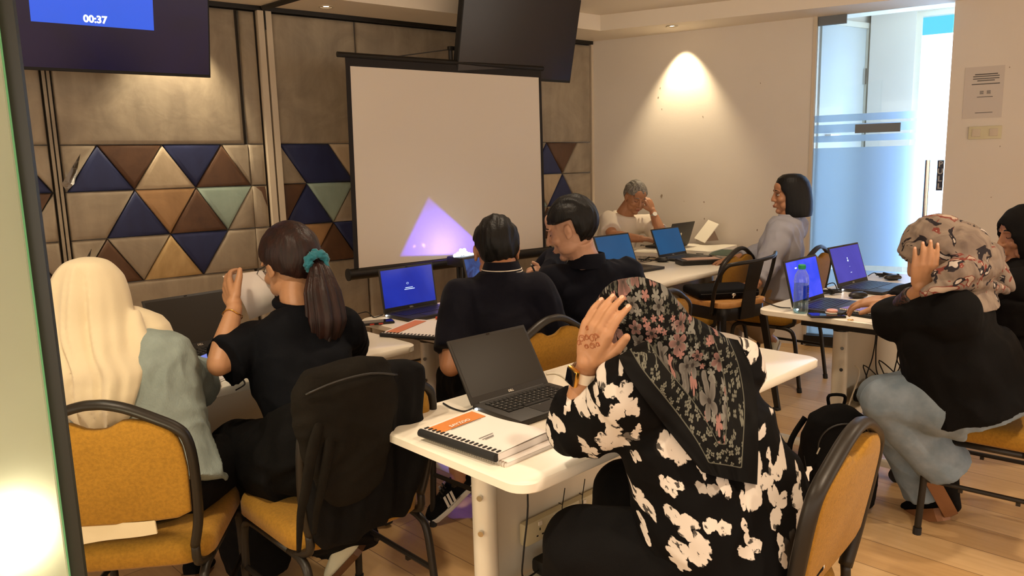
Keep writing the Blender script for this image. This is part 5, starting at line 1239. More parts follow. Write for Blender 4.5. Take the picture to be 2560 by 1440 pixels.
def trousers(J, mt, name='trousers', inf=.016, to=.92, amp=.006, seed=2, voxel=.009, flare=0):
    pel, w_, ch, nk = J['rings']; st = J['st']; mb = MB(); b = J['bulk']
    torso(mb, [(pel-(w_-pel).normalized()*.05, st[0][1], st[0][2]*1.0, st[0][3]*1.0), (pel, st[0][1], st[0][2], st[0][3]), (w_, st[1][1], st[1][2]*.98, st[1][3]*.98)], inf=inf)
    mb.ell(pel-UP*.005, (.165*b+inf*.6, .13*b+inf*.6, .085+inf*.4), basis(V(st[0][1]), UP.cross(V(st[0][1])), UP))
    for sd in 'LR':
        Hh = pel+V(st[0][1])*(.085 if sd == 'R' else -.085)*b; K_, A_ = V(J['k'+sd]), V(J['a'+sd])
        mb.tube(chain(Hh, K_), [.088*b+inf, .084*b+inf, .070+inf, .060+inf], 18, sub=4); mb.ell(K_, (.060+inf,)*3); mb.tube(chain(K_, K_+(A_-K_)*to), [.058+inf, .058+inf+flare*.3, .052+inf+flare*.6, .046+inf+flare], 18, sub=4)
    me = evalmesh(mb, voxel, 7, .5); folds(me, amp, 8, seed); return obj(name, me, mt, J['t'], smooth=True)
def shoe(J, sd, upper, sole, kind='shoe', stripes=False, up=(0, 0, 1), plat=.016, label=None):
    A_, T_ = V(J['a'+sd]), V(J['t'+sd]); d = (T_-A_); d = (d-V(up)*0).normalized(); hl = A_-d*.035; L = (T_-hl).length+.035
    z = V(up)-d*V(up).dot(d); z.normalize(); x = d.cross(z); o = hl-z*.055; t = J['t']
    def R_(u, z0, w_, h): return [o+d*u*L+x*a*w_+z*(z0+b*h) for a, b in ((-.8, 0), (-1, .35), (-.75, .8), (0, 1), (.75, .8), (1, .35), (.8, 0))]
    mb = MB(); mb.loft([R_(0, 0, .022, .055), R_(.08, 0, .032, .085), R_(.25, 0, .034, .088), R_(.42, 0, .036, .072), R_(.65, 0, .042, .050), R_(.88, 0, .038, .036), R_(1.0, 0, .018, .022)])
    me = evalmesh(mb, .006, 4); sh = obj(kind, me, upper, t, smooth=True, label=label)
    mb = MB(); pts = [(0, .020), (.08, .034), (.3, .037), (.6, .044), (.88, .040), (1.0, .022)]
    rr = lambda zz, k: [o+d*(u*L)+x*w_*k+z*zz for u, w_ in pts]+[o+d*(u*L)-x*w_*k+z*zz for u, w_ in pts[::-1]]
    mb.loft([rr(-plat, .95), rr(-plat*.5, 1.03), rr(.006, 1.0)]); obj('sole', mb, sole, sh, smooth=30)
    if stripes:
        mb = MB()
        for k in range(3):
            for sgn in (-1, 1):
                b0 = o+d*L*(.40+.07*k)+x*sgn*.0395+z*.012; b1 = o+d*L*(.33+.07*k)+x*sgn*.034+z*.062; wv = d*.011
                mb.loft([[b0, b0+wv, b1+wv, b1], [b0+x*sgn*.004, b0+wv+x*sgn*.004, b1+wv+x*sgn*.004, b1+x*sgn*.004]])
        obj('side_stripes', mb, M['sole_w'], sh)
        mb = MB()
        for k in range(4): mb.tube([o+d*L*(.38+.06*k)-x*.018+z*(.078-.009*k), o+d*L*(.40+.06*k)+x*.018+z*(.078-.009*k)], .003, 6)
        obj('laces', mb, M['key'], sh)
    return sh
F45 = V((-.70, .71, 0)).normalized(); R45 = V((.71, .70, 0)).normalized()
def rdir(f): f = V(f); return V((f.y, -f.x, 0)).normalized()
def hijab_wrap(J, mt, face=37, sx=1.16, voxel=.005, amp=.004, name='headscarf', neckw=1.0, seed=4, drape=None, back=.012, uvfn=None, top=None, tiltax=-15):
    """scarf over the skull with an opening for the face, wrapped round the neck"""
    B = J['B']; c = V(J['head']); s = J['hs']; mb = MB(); n, m_ = 64, 48; P = []
    for i in range(m_+1):
        a = -math.pi/2+math.pi*i/m_
        for j in range(n):
            b = 2*math.pi*j/n; d = V((math.cos(a)*math.cos(b), math.cos(a)*math.sin(b), math.sin(a))); P.append(d)
    ax = V((.0, math.cos(R(tiltax)), math.sin(R(tiltax)))); 
    def kp(d):
        e = V((d.x*.85, d.y, d.z*.80+.10)); return e.normalized().dot(ax) < math.cos(R(face))
    keep = [kp(d) for d in P]; K = len(P)
    out = [c+B@(V((d.x*.086*sx, d.y*.107*sx-.004, d.z*.118*sx+.006))*s) for d in P]; inn = [c+B@(V((d.x*.072*sx, d.y*.092*sx-.004, d.z*.103*sx+.006))*s) for d in P]
    fs = []; ed = {}
    for i in range(m_):
        for j in range(n):
            q = [i*n+j, i*n+(j+1) % n, (i+1)*n+(j+1) % n, (i+1)*n+j]
            if all(keep[x] for x in q):
                fs.append(q); fs.append([x+K for x in q[::-1]])
                for a, b in zip(q, q[1:]+q[:1]): ed[(a, b)] = 1
    for (a, b) in list(ed):
        if (b, a) not in ed: fs.append([b, a, a+K, b+K])
    mb.add(out+inn, fs)
    nk = V(J['neck']); r = V(J['r']).normalized()
    low = c+B@V((0, -.02, -.075)); y = V((-r.y, r.x, 0))
    rr = [ring(low, B@V((1, 0, 0)), B@V((0, 1, 0)), *(.074*min(neckw, .95), .072*min(neckw, .95))), ring((low+nk)*.5+UP*.01, r, y, .082*neckw, .086*neckw), ring(nk+UP*.005, r, y, .115*neckw, .100*neckw), ring(nk-UP*.04, r, y, .15*neckw, .115*neckw)]
    mb.loft(rr)
    if drape: drape(mb)
    me = evalmesh(mb, voxel, 6, .5); folds(me, amp, 12, seed, (1, 1, 1))
    if uvfn: set_uv(me, 'UVMap', uvfn)
    return obj(name, me, mt, J['t'], smooth=True)

# ---------------------------------------------------------------- 1 the woman in the cream headscarf, from behind
f1 = V((-.05, 1, 0)); r1_ = rdir(f1)
J = dict(pel=(-1.07, 2.08, .56), r=r1_, chest=(-1.14, 2.22, .83), neck=(-1.18, 2.25, .965), head=(-1.262, 2.25, 1.075), hf=(-.25, 1, -.25), sL=(-1.29, 2.20, .88), sR=(-1.04, 2.24, .875),
         eL=(-1.36, 2.42, .80), wL=(-1.20, 2.60, .77), eR=(-1.045, 2.42, .75), wR=(-1.10, 2.60, .78), kL=(-1.17, 2.52, .50), aL=(-1.17, 2.54, .08), tL=(-1.18, 2.68, .03), kR=(-.93, 2.52, .50), aR=(-.92, 2.50, .08), tR=(-.91, 2.64, .03),
         hL=dict(d=(.5, .8, -.1), nb=(0, 0, 1), side=1), hR=dict(d=(-.6, .75, -.1), nb=(0, 0, 1), side=-1))
t = build('woman seen from behind in a long cream headscarf and pale blue shirt', J, skin='skin_a', fem=True, ears=False, bulk=1.05, hs=.93); face_bits(t, J['head'], J['B'], .93, body=J['body'], closed=True)
shirt(J, M['paleblue'], inf=.024, slv=(1.85, 1.85), amp=.009, sc=10, seed=3, hem=.03, loose=.03, armr=1.15)
trousers(J, M['blackcloth'], to=.95)
for sd in 'LR': shoe(J, sd, M['blackcloth'], M['sole_b'])
# scarf: a lofted veil falling from the crown to mid back with long vertical folds
def veil():
    keys = [  # (px left, px right, py, depth, half thickness)
        (200, 236, 644, 2.20, .020), (165, 268, 655, 2.20, .060), (140, 297, 685, 2.21, .085), (126, 316, 730, 2.21, .100), (119, 326, 790, 2.20, .104), (124, 328, 840, 2.17, .096), (136, 330, 880, 2.14, .086), (137, 352, 925, 2.10, .080), (139, 346, 970, 2.075, .070), (150, 334, 1010, 2.055, .060), (185, 322, 1045, 2.04, .045), (215, 300, 1072, 2.03, .030)]
    rings = []
    sub = 6; n = 96
    def key(t):
        k = min(int(t), len(keys)-2); f = t-k; p0, p1, p2, p3 = keys[max(k-1, 0)], keys[k], keys[k+1], keys[min(k+2, len(keys)-1)]
        return [.5*((2*b)+(c-a)*f+(2*a-5*b+4*c-d)*f*f+(3*b-a-3*c+d)*f**3) for a, b, c, d in zip(p0, p1, p2, p3)]
    T_ = (len(keys)-1)*sub
    for i in range(T_+1):
        l, r_, py, Y, th = key(i/sub); a, b = W(l, py, Y), W(r_, py, Y); c = (a+b)/2; hw = (b-a).length/2; x = (b-a).normalized(); y = V((-x.y, x.x, 0)).normalized(); rg = []
        tt = i/T_; am = .036*min(1, tt*2.2)
        for k in range(n):
            an = 2*math.pi*k/n; u = math.cos(an); v = math.sin(an)
            w1 = math.sin(u*9.5+1.4*tt+1.3)+.6*math.sin(u*17-2*tt)+.4*math.sin(u*29+3*tt)
            e = am*(.5+.33*w1)*(1 if v < 0 else .3)
            rg.append(c+x*(u*hw)+y*(v*th) + y*(-e*min(1, -v*3) if v < 0 else 0) + y*(.5*am*min(1, -v*3) if v < 0 else 0))
        rings.append(rg)
    mb = MB(); mb.loft(rings); 
    # gathered side folds over the shoulders
    q = lambda *a_: W(*a_)
    mb.tube([q(330, 780, 2.22), q(348, 860, 2.18), q(345, 905, 2.15), q(330, 960, 2.10)], [.022, .032, .030, .016], 14, sub=5)
    mb.tube([q(140, 870, 2.15), q(160, 905, 2.10), q(215, 925, 2.06)], [.028, .030, .014], 14, sub=5)
    mb.tube([q(137, 905, 2.15), q(160, 960, 2.08), q(205, 1000, 2.04)], [.024, .030, .020], 14, sub=5)
    # chest part at the front
    torso(mb, [(V((-1.235, 2.30, 1.0)), r1_, .08, .07), (V((-1.18, 2.28, .93)), r1_, .14, .09), (V((-1.15, 2.30, .84)), r1_, .13, .06)])
    me = evalmesh(mb, .006, 7, .5); folds(me, .004, 7, 6, (1, 1, .35)); return me
obj('headscarf', veil(), M['cream'], t, smooth=True)

# ---------------------------------------------------------------- 2 the ponytailed woman
J = dict(pel=(-.60, 2.26, .56), r=(.70, .71, .05), rp=R45, chest=(-.695, 2.42, .80), neck=(-.725, 2.50, .985), head=(-.755, 2.575, 1.130), hf=(-.80, .60, -.38), sL=(-.835, 2.40, .895), sR=(-.585, 2.55, .905),
         eL=W(547, 912, 2.28), wL=W(588, 765, 2.42), eR=(-.62, 2.78, .79), wR=(-.82, 2.86, .90), kL=(-.93, 2.44, .52), aL=(-.93, 2.52, .10), tL=(-1.04, 2.62, .035), kR=(-.70, 2.70, .50), aR=W(858, 1352, 2.45), tR=W(805, 1408, 2.50),
         hL=dict(d=W(556, 700, 2.50)-W(588, 765, 2.42), nb=(-.75, -.60, .2), side=1, curl=(.35, .5, .4), spread=.02, thumb=(.7, .7)), hR=dict(d=(-.3, .4, .8), nb=(.5, .5, 0), side=-1, curl=(.4, .5, .4)))
t = build('woman with a long dark ponytail and teal hair tie holding up a paper sheet', J, skin='skin_a', fem=True, voxel=.0042, hs=1.06)
face_bits(t, J['head'], J['B'], 1.06, body=J['body'])
shirt(J, M['blackblue'], inf=.024, slv=(.86, .86), amp=.008, sc=9, seed=7, hem=.05, cuff=.028, armr=1.15)
mb = MB(); nk = V(J['neck']); mb.tube([nk+V((math.cos(R(a))*.062, math.sin(R(a))*.058, .022+.012*math.cos(R(a-140)))) for a in range(0, 360, 24)]+[nk+V((.062, 0, .012))], .015, 10, sub=2); obj('collar', evalmesh(mb, .006, 3), M['blackblue'], t, smooth=True)
trousers(J, M['blackcloth'], inf=.045, to=1.07, amp=.010, flare=.03)
for sd in 'LR': shoe(J, sd, M['shoe_w'], M['sole_w'] if sd == 'L' else M['sole_b'], kind='shoe', up=(0, 0, 1) if sd == 'L' else (.25, -.30, .9))
B = J['B']; hc = V(J['head'])
def low2(p, q=None): return (p.z > .058 - max(0, -(p.y-.055))*1.05) and not (p.y > .060 and p.z < .072) and p.z > -.088
cap_hair(hc, B, 1.06, M['hair_red'], 'hair', t, low2, .013, .004)
pt0 = W(800, 655, 2.50)
mb = MB(); pts = [W(775, 650, 2.56), W(797, 668, 2.50), W(806, 730, 2.46), W(815, 800, 2.44), W(808, 850, 2.44), W(795, 885, 2.44)]
import itertools
cpts, crad = smooth_path(pts, [.028, .030, .060, .066, .048, .012], 8); rings = []
xx = R45
for i, (p, q) in enumerate(zip(cpts, crad)):
    tg = (cpts[min(i+1, len(cpts)-1)]-cpts[max(i-1, 0)]).normalized(); y = tg.cross(xx).normalized(); x = y.cross(tg)
    rings.append([p + x*math.cos(a)*q*(1+.09*math.sin(a*11+i*.05)+.05*math.sin(a*23)) + y*math.sin(a)*q*.7*(1+.09*math.sin(a*11+i*.05)) for a in [2*math.pi*k/96 for k in range(96)]])
mb.loft(rings)
for k in range(7):
    o_ = V((random.uniform(-.03, .03), random.uniform(-.02, .0), 0)); mb.tube([cpts[20]+o_, cpts[30]+o_*1.6, cpts[38]+o_*1.2, cpts[-1]+o_*.8-UP*random.uniform(0, .05)], [.008, .007, .005, .001], 6, sub=4)
obj('ponytail', mb, M['hair_red'], t, smooth=True)
mb = MB(); ctr = W(792, 656, 2.50); axd = (cpts[6]-cpts[0]).normalized(); x = axd.cross(V((0, 0, 1))).normalized(); y = axd.cross(x)
mb.tube([ctr+x*math.cos(a)*.030+y*math.sin(a)*.030+axd*.006*math.sin(a*5) for a in [2*math.pi*k/40 for k in range(41)]], [.014+.004*math.sin(k*1.9) for k in range(41)], 10); me = evalmesh(mb, .004, 2); folds(me, .005, 55, 9); obj('hair_tie', me, M['teal'], t, smooth=True)
# glasses
L = lambda *p: hc + B@(V(p)*1.06)
mb = MB()
for sx in (-1, 1):
    mb.tube([L(sx*.034+.024*math.cos(a), .108, -.006+.020*math.sin(a)) for a in [2*math.pi*k/24 for k in range(25)]], .0014, 6)
    mb.tube([L(sx*.058, .105, .004), L(sx*.078, .06, .008), L(sx*.083, 0, .010)], .0016, 6)
mb.tube([L(-.010, .108, 0), L(.010, .108, 0)], .0014, 6); gl_ = obj('glasses', mb, M['black'], t, smooth=True)
mb = MB()
for sx in (-1, 1): mb.add([L(sx*.034, .108, -.006)]+[L(sx*.034+.023*math.cos(a), .108, -.006+.019*math.sin(a)) for a in [2*math.pi*k/24 for k in range(24)]], [(0, 1+k, 1+(k+1) % 24) for k in range(24)])
obj('lens', mb, pane_mat('lens_glass', '#eeeeff'), gl_, fix=False)
wr = V(J['wL']); dA = (V(J['wL'])-V(J['eL'])).normalized(); c = wr-dA*.035; x = dA.cross(UP).normalized(); y = dA.cross(x)
mb = MB(); mb.tube([c+x*math.cos(a)*.031+y*math.sin(a)*.031+dA*.004*math.sin(3*a) for a in [2*math.pi*k/32 for k in range(33)]], .0018, 6); single('bracelet', mb, M['gold'], 'thin gold chain bracelet on the raised forearm of the ponytailed woman', 'bracelet', smooth=True)
# the sheet she lifts
rows = []
TL_, TR_, BL_, BR_ = W(556, 690, 2.50), W(655, 676, 2.60), W(618, 800, 2.56), W(676, 778, 2.62)
for j in range(13):
    v = j/12; rr = []
    for i in range(9):
        u = i/8; p = (TL_*(1-u)+TR_*u)*(1-v)+(BL_*(1-u)+BR_*u)*v; rr.append(p+NL*(.030*math.sin(v*math.pi)*(.4+.6*u))+V((.015*math.sin(v*2.6), 0, 0)))
    rows.append(rr)
mb = MB(); mb.grid(rows); single('paper_sheet', mb, M['paper'], 'curled white paper sheet held up before the ponytailed woman', 'paper', smooth=True)

# ---------------------------------------------------------------- 3 man with the striped collar
f3 = V((-.28, .96, 0)).normalized(); r3_ = rdir(f3)
J = dict(pel=(.0, 2.86, .56), r=r3_, chest=(-.045, 2.96, .80), neck=(-.04, 3.00, 1.035), head=W(1241, 628, 3.045), hf=(-.12, 1, -.30), sL=(-.200, 2.95, .935), sR=(.100, 2.98, .945),
         eL=W(1127, 915, 2.80), wL=(-.27, 3.08, .77), eR=(.165, 3.02, .735), wR=(.04, 3.22, .77), kL=(-.26, 3.12, .56), aL=W(1146, 1196, 2.92), tL=W(1066, 1268, 2.90), kR=(.22, 3.22, .55), aR=(.24, 3.14, .10), tR=(.22, 3.3, .03),
         hL=dict(d=(.5, .8, -.05), nb=(0, 0, 1), side=1), hR=dict(d=(-.5, .8, -.05), nb=(0, 0, 1), side=-1))
t = build('man with short black hair in a navy polo shirt with white collar stripes', J, skin='skin_b', voxel=.0045, bulk=1.08, hs=1.07)
face_bits(t, J['head'], J['B'], body=J['body'])
shirt(J, M['navy'], inf=.020, slv=(.80, .80), amp=.006, sc=8, seed=12, cuff=.02, armr=1.12, hem=.02)
nk = V(J['neck']); 
def collar_ring(nk, hd_, r_, rad, m_, name, par, dz=0, tw=.05):
    y = V((-r_.y, r_.x, 0)); mb = MB(); mb.tube([nk+r_*math.cos(a)*rad[0]+y*math.sin(a)*rad[1]+UP*(dz-.028*max(0, math.sin(a))) for a in [2*math.pi*k/40 for k in range(41)]], tw, 10, flat=.55); return obj(name, mb, m_, par, smooth=True)
col_ = None
mb = MB(); y3 = V((-r3_.y, r3_.x, 0)); mb.loft([ring(nk+UP*z-y3*.004+y3*0, r3_, y3, a, b, 32) for z, a, b in ((-.012, .082, .080), (.012, .074, .072), (.034, .066, .064), (.036, .060, .058), (.0, .060, .058))], cap=False); col_ = obj('collar', mb, M['navy'], t, smooth=True)
for k, (z, a, b) in enumerate(((-.006, .0815, .0790), (.003, .0785, .0765))):
    mb = MB(); mb.tube([nk+r3_*math.cos(an)*(a+.001)+y3*(math.sin(an)*(b+.001)-.004)+UP*z for an in [2*math.pi*q/48 for q in range(49)]], .0022, 6); obj('white_stripe', mb, M['white_tee'], col_, smooth=True)
trousers(J, M['blackcloth'], to=.84)
shoe(J, 'L', M['blackcloth'], M['sole_w'], 'sneaker', stripes=True, up=(.35, -.15, 1), label='black sneaker with three white stripes and a thick white sole'); shoe(J, 'R', M['blackcloth'], M['sole_w'], 'sneaker')
def short_hair(p, temple=.064):
    if p.z < -.082: return False
    if p.y > .066: return p.z > temple
    if p.y > .052: return p.z > .044
    if p.y > .030: return p.z > .034 or abs(p.x) < .04
    if p.y > -.030: return p.z > .036 or abs(p.x) < .045
    return p.z > -.082 + max(0, (-.03-p.y))*.0
def low3(p): return p.z > .030 - max(0, (.03-p.y))*.85 and not (p.y > .055 and p.z < .078) and not (abs(p.x) > .05 and p.y > -.03 and p.z < .03) and p.z > -.062
def low3f(p): return p.z > .012 - max(0, (.03-p.y))*.95 and not (p.y > .045 and p.z < .06) and not (abs(p.x) > .05 and p.y > -.022 and p.z < .018) and p.z > -.085
cap_hair(J['head'], J['B'], 1.07, M['hair'], 'hair', t, short_hair, .012, .009, taper=True)

# ---------------------------------------------------------------- 4 man in navy holding a pen
f4 = V((-.62, .78, 0)).normalized(); r4_ = rdir(f4)
J = dict(pel=(.46, 3.38, .56), r=(.86, .48, .02), rp=r4_, chest=(.375, 3.40, .82), neck=(.335, 3.37, 1.005), head=(.270, 3.36, 1.155), hf=(-.93, .32, -.34), sL=(.185, 3.33, .925), sR=(.525, 3.45, .935),
         eL=W(1405, 735, 3.55), wL=W(1378, 694, 3.62), eR=(.62, 3.62, .77), wR=(.42, 3.80, .77), kL=(.10, 3.62, .54), aL=(.12, 3.55, .08), tL=(.04, 3.68, .03), kR=(.34, 3.80, .54), aR=(.36, 3.72, .08), tR=(.28, 3.85, .03),
         hL=dict(d=W(1345, 684, 3.58)-W(1378, 694, 3.62), nb=(.1, -.8, .55), side=1, curl=(.9, .9, .5), spread=.0, s=.9), hR=dict(d=(-.6, .7, -.05), nb=(0, 0, 1), side=-1))
t = build('man with slicked back black hair in a navy shirt holding a pen', J, skin='skin_c', voxel=.0045, bulk=1.18, hs=1.08)
face_bits(t, J['head'], J['B'], 1.08, body=J['body'], closed=True)
def ex4(mb): mb.tube([V(J['sL'])+V((-.02, .1, 0)), W(1392, 640, 3.62), W(1352, 672, 3.66), W(1345, 700, 3.66)], [.055, .05, .045, .035], 14, sub=4)
shirt(J, M['navy2'], inf=.022, slv=(1.5, 1.6), amp=.007, sc=8, seed=21, armr=1.12, hem=.02, extra=ex4)
mb = MB(); nk = V(J['neck']); x4 = V((.86, .48, 0)).normalized(); y4 = V((-x4.y, x4.x, 0)); mb.loft([ring(nk+UP*z+x4*tl, x4, y4, a, b, 32) for z, a, b, tl in ((-.018, .094, .088, .0), (.012, .082, .078, .004), (.042, .073, .069, .008), (.044, .066, .062, .008), (.0, .066, .062, .0))], cap=False); obj('collar', mb, M['navy2'], t, smooth=True)
trousers(J, M['blackcloth']); 
for sd in 'LR': shoe(J, sd, M['blackcloth'], M['sole_b'])
def low4(p): return p.z > .052 - max(0, (.02-p.y))*.50 and not (p.y > .070 and p.z < .072) and not (abs(p.x) > .045 and -.034 < p.y < .032 and p.z < .040) and p.z > -.03
cap_hair(J['head'], J['B'], 1.08, M['hair'], 'hair', t, short_hair, .015, .010, taper=True)
def low4f(p): return p.z > .012 - max(0, (.03-p.y))*.95 and not (p.y > .05 and p.z < .06) and not (abs(p.x) > .05 and -.034 < p.y < .024 and p.z < .036) and not (p.y > .024 and p.z < .02) and p.z > -.085
P_, Q_ = W(1329, 663, 3.57), W(1342, 690, 3.57); mb = MB(); mb.tube([P_, P_+(Q_-P_)*.1, Q_], [.003, .0048, .0045], 10); pen = thing('pen', 'black pen with a silver tip in the raised hand of the man in navy', 'pen', Q_); obj('barrel', mb, M['rubber'], pen, smooth=30)
mb = MB(); mb.tube([P_-(Q_-P_)*.12, P_], [.0015, .003], 8); obj('pen_tip', mb, M['silver'], pen, smooth=30)

# ---------------------------------------------------------------- 6 grey haired man in white
hc6 = V((.965, 5.88, 1.165)); f6 = V((.30, -.92, 0))
J = dict(pel=(.80, 6.05, .56), r=rdir((.45, -.9, 0)), chest=(.84, 5.98, .84), neck=(.90, 5.94, 1.045), head=hc6, hf=(.28, -.93, -.42), hup=(.10, 0, 1), sR=W(1522, 552, 5.86), sL=W(1622, 560, 6.0),
         eR=W(1530, 590, 5.70), wR=W(1600, 597, 5.55), eL=W(1655, 590, 5.80), wL=W(1632, 530, 5.88), kL=(1.0, 5.75, .55), aL=(1.0, 5.8, .08), tL=(1.02, 5.68, .03), kR=(.85, 5.70, .55), aR=(.85, 5.75, .08), tR=(.86, 5.62, .03),
         hL=dict(d=(-.35, .05, .9), nb=(.6, -.8, .2), side=-1, curl=(.7, .9, .6), s=.95), hR=dict(d=(.9, -.2, -.05), nb=(0, 0, 1), side=-1, curl=(.3, .4, .3)))
t = build('grey haired man in a white t-shirt resting his cheek on his hand', J, skin='skin_b', voxel=.0045, hs=.96)
face_bits(t, J['head'], J['B'], .96, body=J['body'], brow='hair_grey', closed=True)
shirt(J, M['white_tee'], inf=.020, slv=(.75, .72), amp=.006, sc=9, seed=31, cuff=.02, armr=1.1, neck=.92)
trousers(J, M['beige_tr'])
for sd in 'LR': shoe(J, sd, M['blackcloth'], M['sole_w'])
def low6(p): return p.z > .060 - max(0, (.05-p.y))*.80 and not (p.y > .055 and p.z < .076) and not (abs(p.x) > .055 and p.y > -.02 and p.z < .03) and p.z > -.06
cap_hair(J['head'], J['B'], .96, M['hair_grey'], 'hair', t, short_hair, .015, .009, taper=True)
dA = (V(J['wL'])-V(J['eL'])).normalized(); c = V(J['wL'])-dA*.03; x = dA.cross(UP).normalized(); y = dA.cross(x).normalized()
wt = thing('wristwatch', 'steel wristwatch on the wrist propping the grey haired man’s head'.replace('’', "'"), 'watch', c)
mb = MB(); mb.loft([ring(c+dA*h, x, y, .031, .031, 24) for h in (-.010, .010)], cap=False); obj('strap', mb, M['steel'], wt, smooth=True)
mb = MB(); fd = V((.1, -1, .1)); fd = (fd-dA*fd.dot(dA)).normalized(); mb.tube([c+fd*.028, c+fd*.038], .017, 20); obj('dial', mb, M['silver'], wt, smooth=30)

# ---------------------------------------------------------------- 7 woman with bobbed hair
f7 = V((-.85, .52, 0)).normalized(); r7_ = rdir(f7)
J = dict(pel=(1.74, 4.88, .56), r=r7_, chest=(1.75, 4.90, .86), neck=(1.80, 4.92, 1.06), head=(1.81, 4.94, 1.20), hf=(-1, .12, -.03), sL=(1.70, 4.78, .97), sR=(1.90, 5.05, .98),
         eL=W(1920, 660, 4.70), wL=W(1892, 712, 4.58), eR=(1.72, 5.15, .80), wR=(1.52, 5.10, .78), kL=(1.36, 5.02, .55), aL=W(1930, 850, 5.0), tL=W(1915, 885, 4.95), kR=(1.55, 5.22, .55), aR=(1.50, 5.15, .08), tR=(1.42, 5.22, .03),
         hL=dict(d=(-.7, .2, -.5), nb=(-.2, -.7, .6), side=1, curl=(.3, .4, .3)), hR=dict(d=(-.9, -.1, -.1), nb=(0, 0, 1), side=-1))
t = build('woman with a straight black bob in a light blue shirt sitting side on', J, skin='skin_b', fem=True, voxel=.0045, hs=1.0)
face_bits(t, J['head'], J['B'], body=J['body'])
shirt(J, M['lightblue'], inf=.030, slv=(1.85, 1.85), amp=.009, sc=8, seed=41, hem=.02, armr=1.2, loose=.015)
mb = MB(); nk = V(J['neck']); y7 = V((-r7_.y, r7_.x, 0)); mb.loft([ring(nk+UP*z, r7_, y7, a, b, 32) for z, a, b in ((-.03, .085, .080), (.0, .070, .066), (.022, .062, .060), (.022, .056, .054), (-.01, .056, .054))], cap=False); obj('collar', mb, M['lightblue'], t, smooth=True)
trousers(J, M['beige_tr'], inf=.03)
for sd in 'LR': shoe(J, sd, M['shoe_w'], M['sole_w'])
B = J['B']; hc = V(J['head'])
def bob():
    mb = MB(); n = 64; rings = []
    for z, rx, ry, cy, cut in ((.140, .02, .02, -.01, 0), (.135, .05, .055, -.012, 0), (.115, .076, .085, -.014, 0), (.085, .088, .103, -.018, 0), (.045, .094, .112, -.022, 1), (.0, .098, .112, -.028, 2), (-.05, .102, .110, -.034, 2), (-.10, .104, .106, -.038, 2), (-.135, .100, .098, -.040, 2), (-.140, .086, .084, -.040, 2)):
        rg = []
        for k in range(n):
            a = 2*math.pi*k/n; x, y = math.cos(a)*rx, math.sin(a)*ry+cy
            lim = {0: 1, 1: .066, 2: .040}[cut]
            if y > lim: y = lim-(y-lim)*.05
            rg.append(hc+B@V((x*(1+.01*math.sin(k*2.9)), y, z)))
        rings.append(rg)
    mb.loft(rings, cap=True); 
    me = evalmesh(mb, .005, 4); return me
obj('hair', bob(), M['hair'], t, smooth=True)

# ---------------------------------------------------------------- 9 woman in the taupe printed scarf, jeans
f9 = V((-.80, .60, 0)).normalized(); r9_ = rdir(f9)
J = dict(pel=(1.68, 2.68, .57), r=(.52, .84, .02), rp=R45, chest=(1.60, 2.70, .78), neck=(1.605, 2.70, .95), head=(1.525, 2.69, 1.085), hf=(-.88, .25, -.40), sL=(1.50, 2.54, .90), sR=(1.78, 2.92, .90),
         eL=W(2238, 795, 2.80), wL=W(2300, 722, 2.62), eR=(1.60, 3.02, .84), wR=W(2228, 752, 2.98), kL=W(2212, 1000, 2.72), aL=W(2372, 1172, 2.74), tL=W(2412, 1248, 2.80), kR=(1.45, 2.90, .50), aR=(1.66, 2.86, .10), tR=(1.62, 2.98, .04),
         hL=dict(d=W(2318, 640, 2.55)-W(2300, 722, 2.60), nb=(-.30, -.95, .15), side=1, curl=(.40, .38, .25), spread=.03, s=.98, thumb=(.80, .60), tcurl=.0), hR=dict(d=W(2150, 752, 3.12)-W(2222, 752, 3.05), nb=(0, -.25, 1), side=-1, curl=(.35, .45, .35), spread=.08, s=1.0))
t = build('woman in a taupe printed headscarf, black top and jeans, head resting on her hand', J, skin='skin_a', fem=True, voxel=.0042, ears=False, bulk=1.30)
face_bits(t, J['head'], J['B'], body=J['body'])
shirt(J, M['blackcloth'], inf=.040, slv=(1.12, 1.9), amp=.010, sc=7, seed=51, voxel=.008, hem=.02, loose=.02, armr=1.18, belly=.02)
mb = MB(); e, w_ = V(J['eL']), V(J['wL']); mb.tube(chain(e+(w_-e)*.05, e+(w_-e)*.80), [.052, .048, .042, .036], 16, sub=4); me = evalmesh(mb, .006, 3); folds(me, .005, 25, 4); obj('lace_sleeve', me, M['lace'], t, smooth=True)
trousers(J, M['denim'], inf=.026, to=.96, amp=.007, flare=.03)
shoe(J, 'L', M['blackcloth'], M['cork'], 'sandal', up=(.6, -.3, .75), plat=.045, label='black strapped sandal with a thick tan platform sole'); shoe(J, 'R', M['blackcloth'], M['cork'], 'sandal', plat=.045)
def dr9(mb):
    q = W
    mb.tube([q(2440, 640, 2.78), q(2490, 690, 2.76), q(2535, 728, 2.74)], [.075, .050, .012], 16, sub=5)
    mb.tube([q(2300, 735, 2.56), q(2360, 712, 2.52), q(2430, 705, 2.56), q(2520, 728, 2.70)], [.010, .026, .030, .014], 14, sub=5)
    mb.tube([q(2340, 705, 2.56), q(2400, 680, 2.54), q(2470, 672, 2.64)], [.034, .050, .045], 16, sub=5)
    mb.tube([q(2370, 660, 2.60), q(2430, 640, 2.62), q(2480, 640, 2.72)], [.050, .060, .045], 16, sub=5)
    mb.ell(q(2395, 625, 2.66), (.105, .10, .10))
    mb.ell(q(2450, 660, 2.70), (.07, .09, .07))
hijab_wrap(J, M['scarf'], face=36, sx=1.22, amp=.006, seed=8, neckw=1.2, drape=dr9, name='headscarf')
nails(J, 'L'); nails(J, 'R')
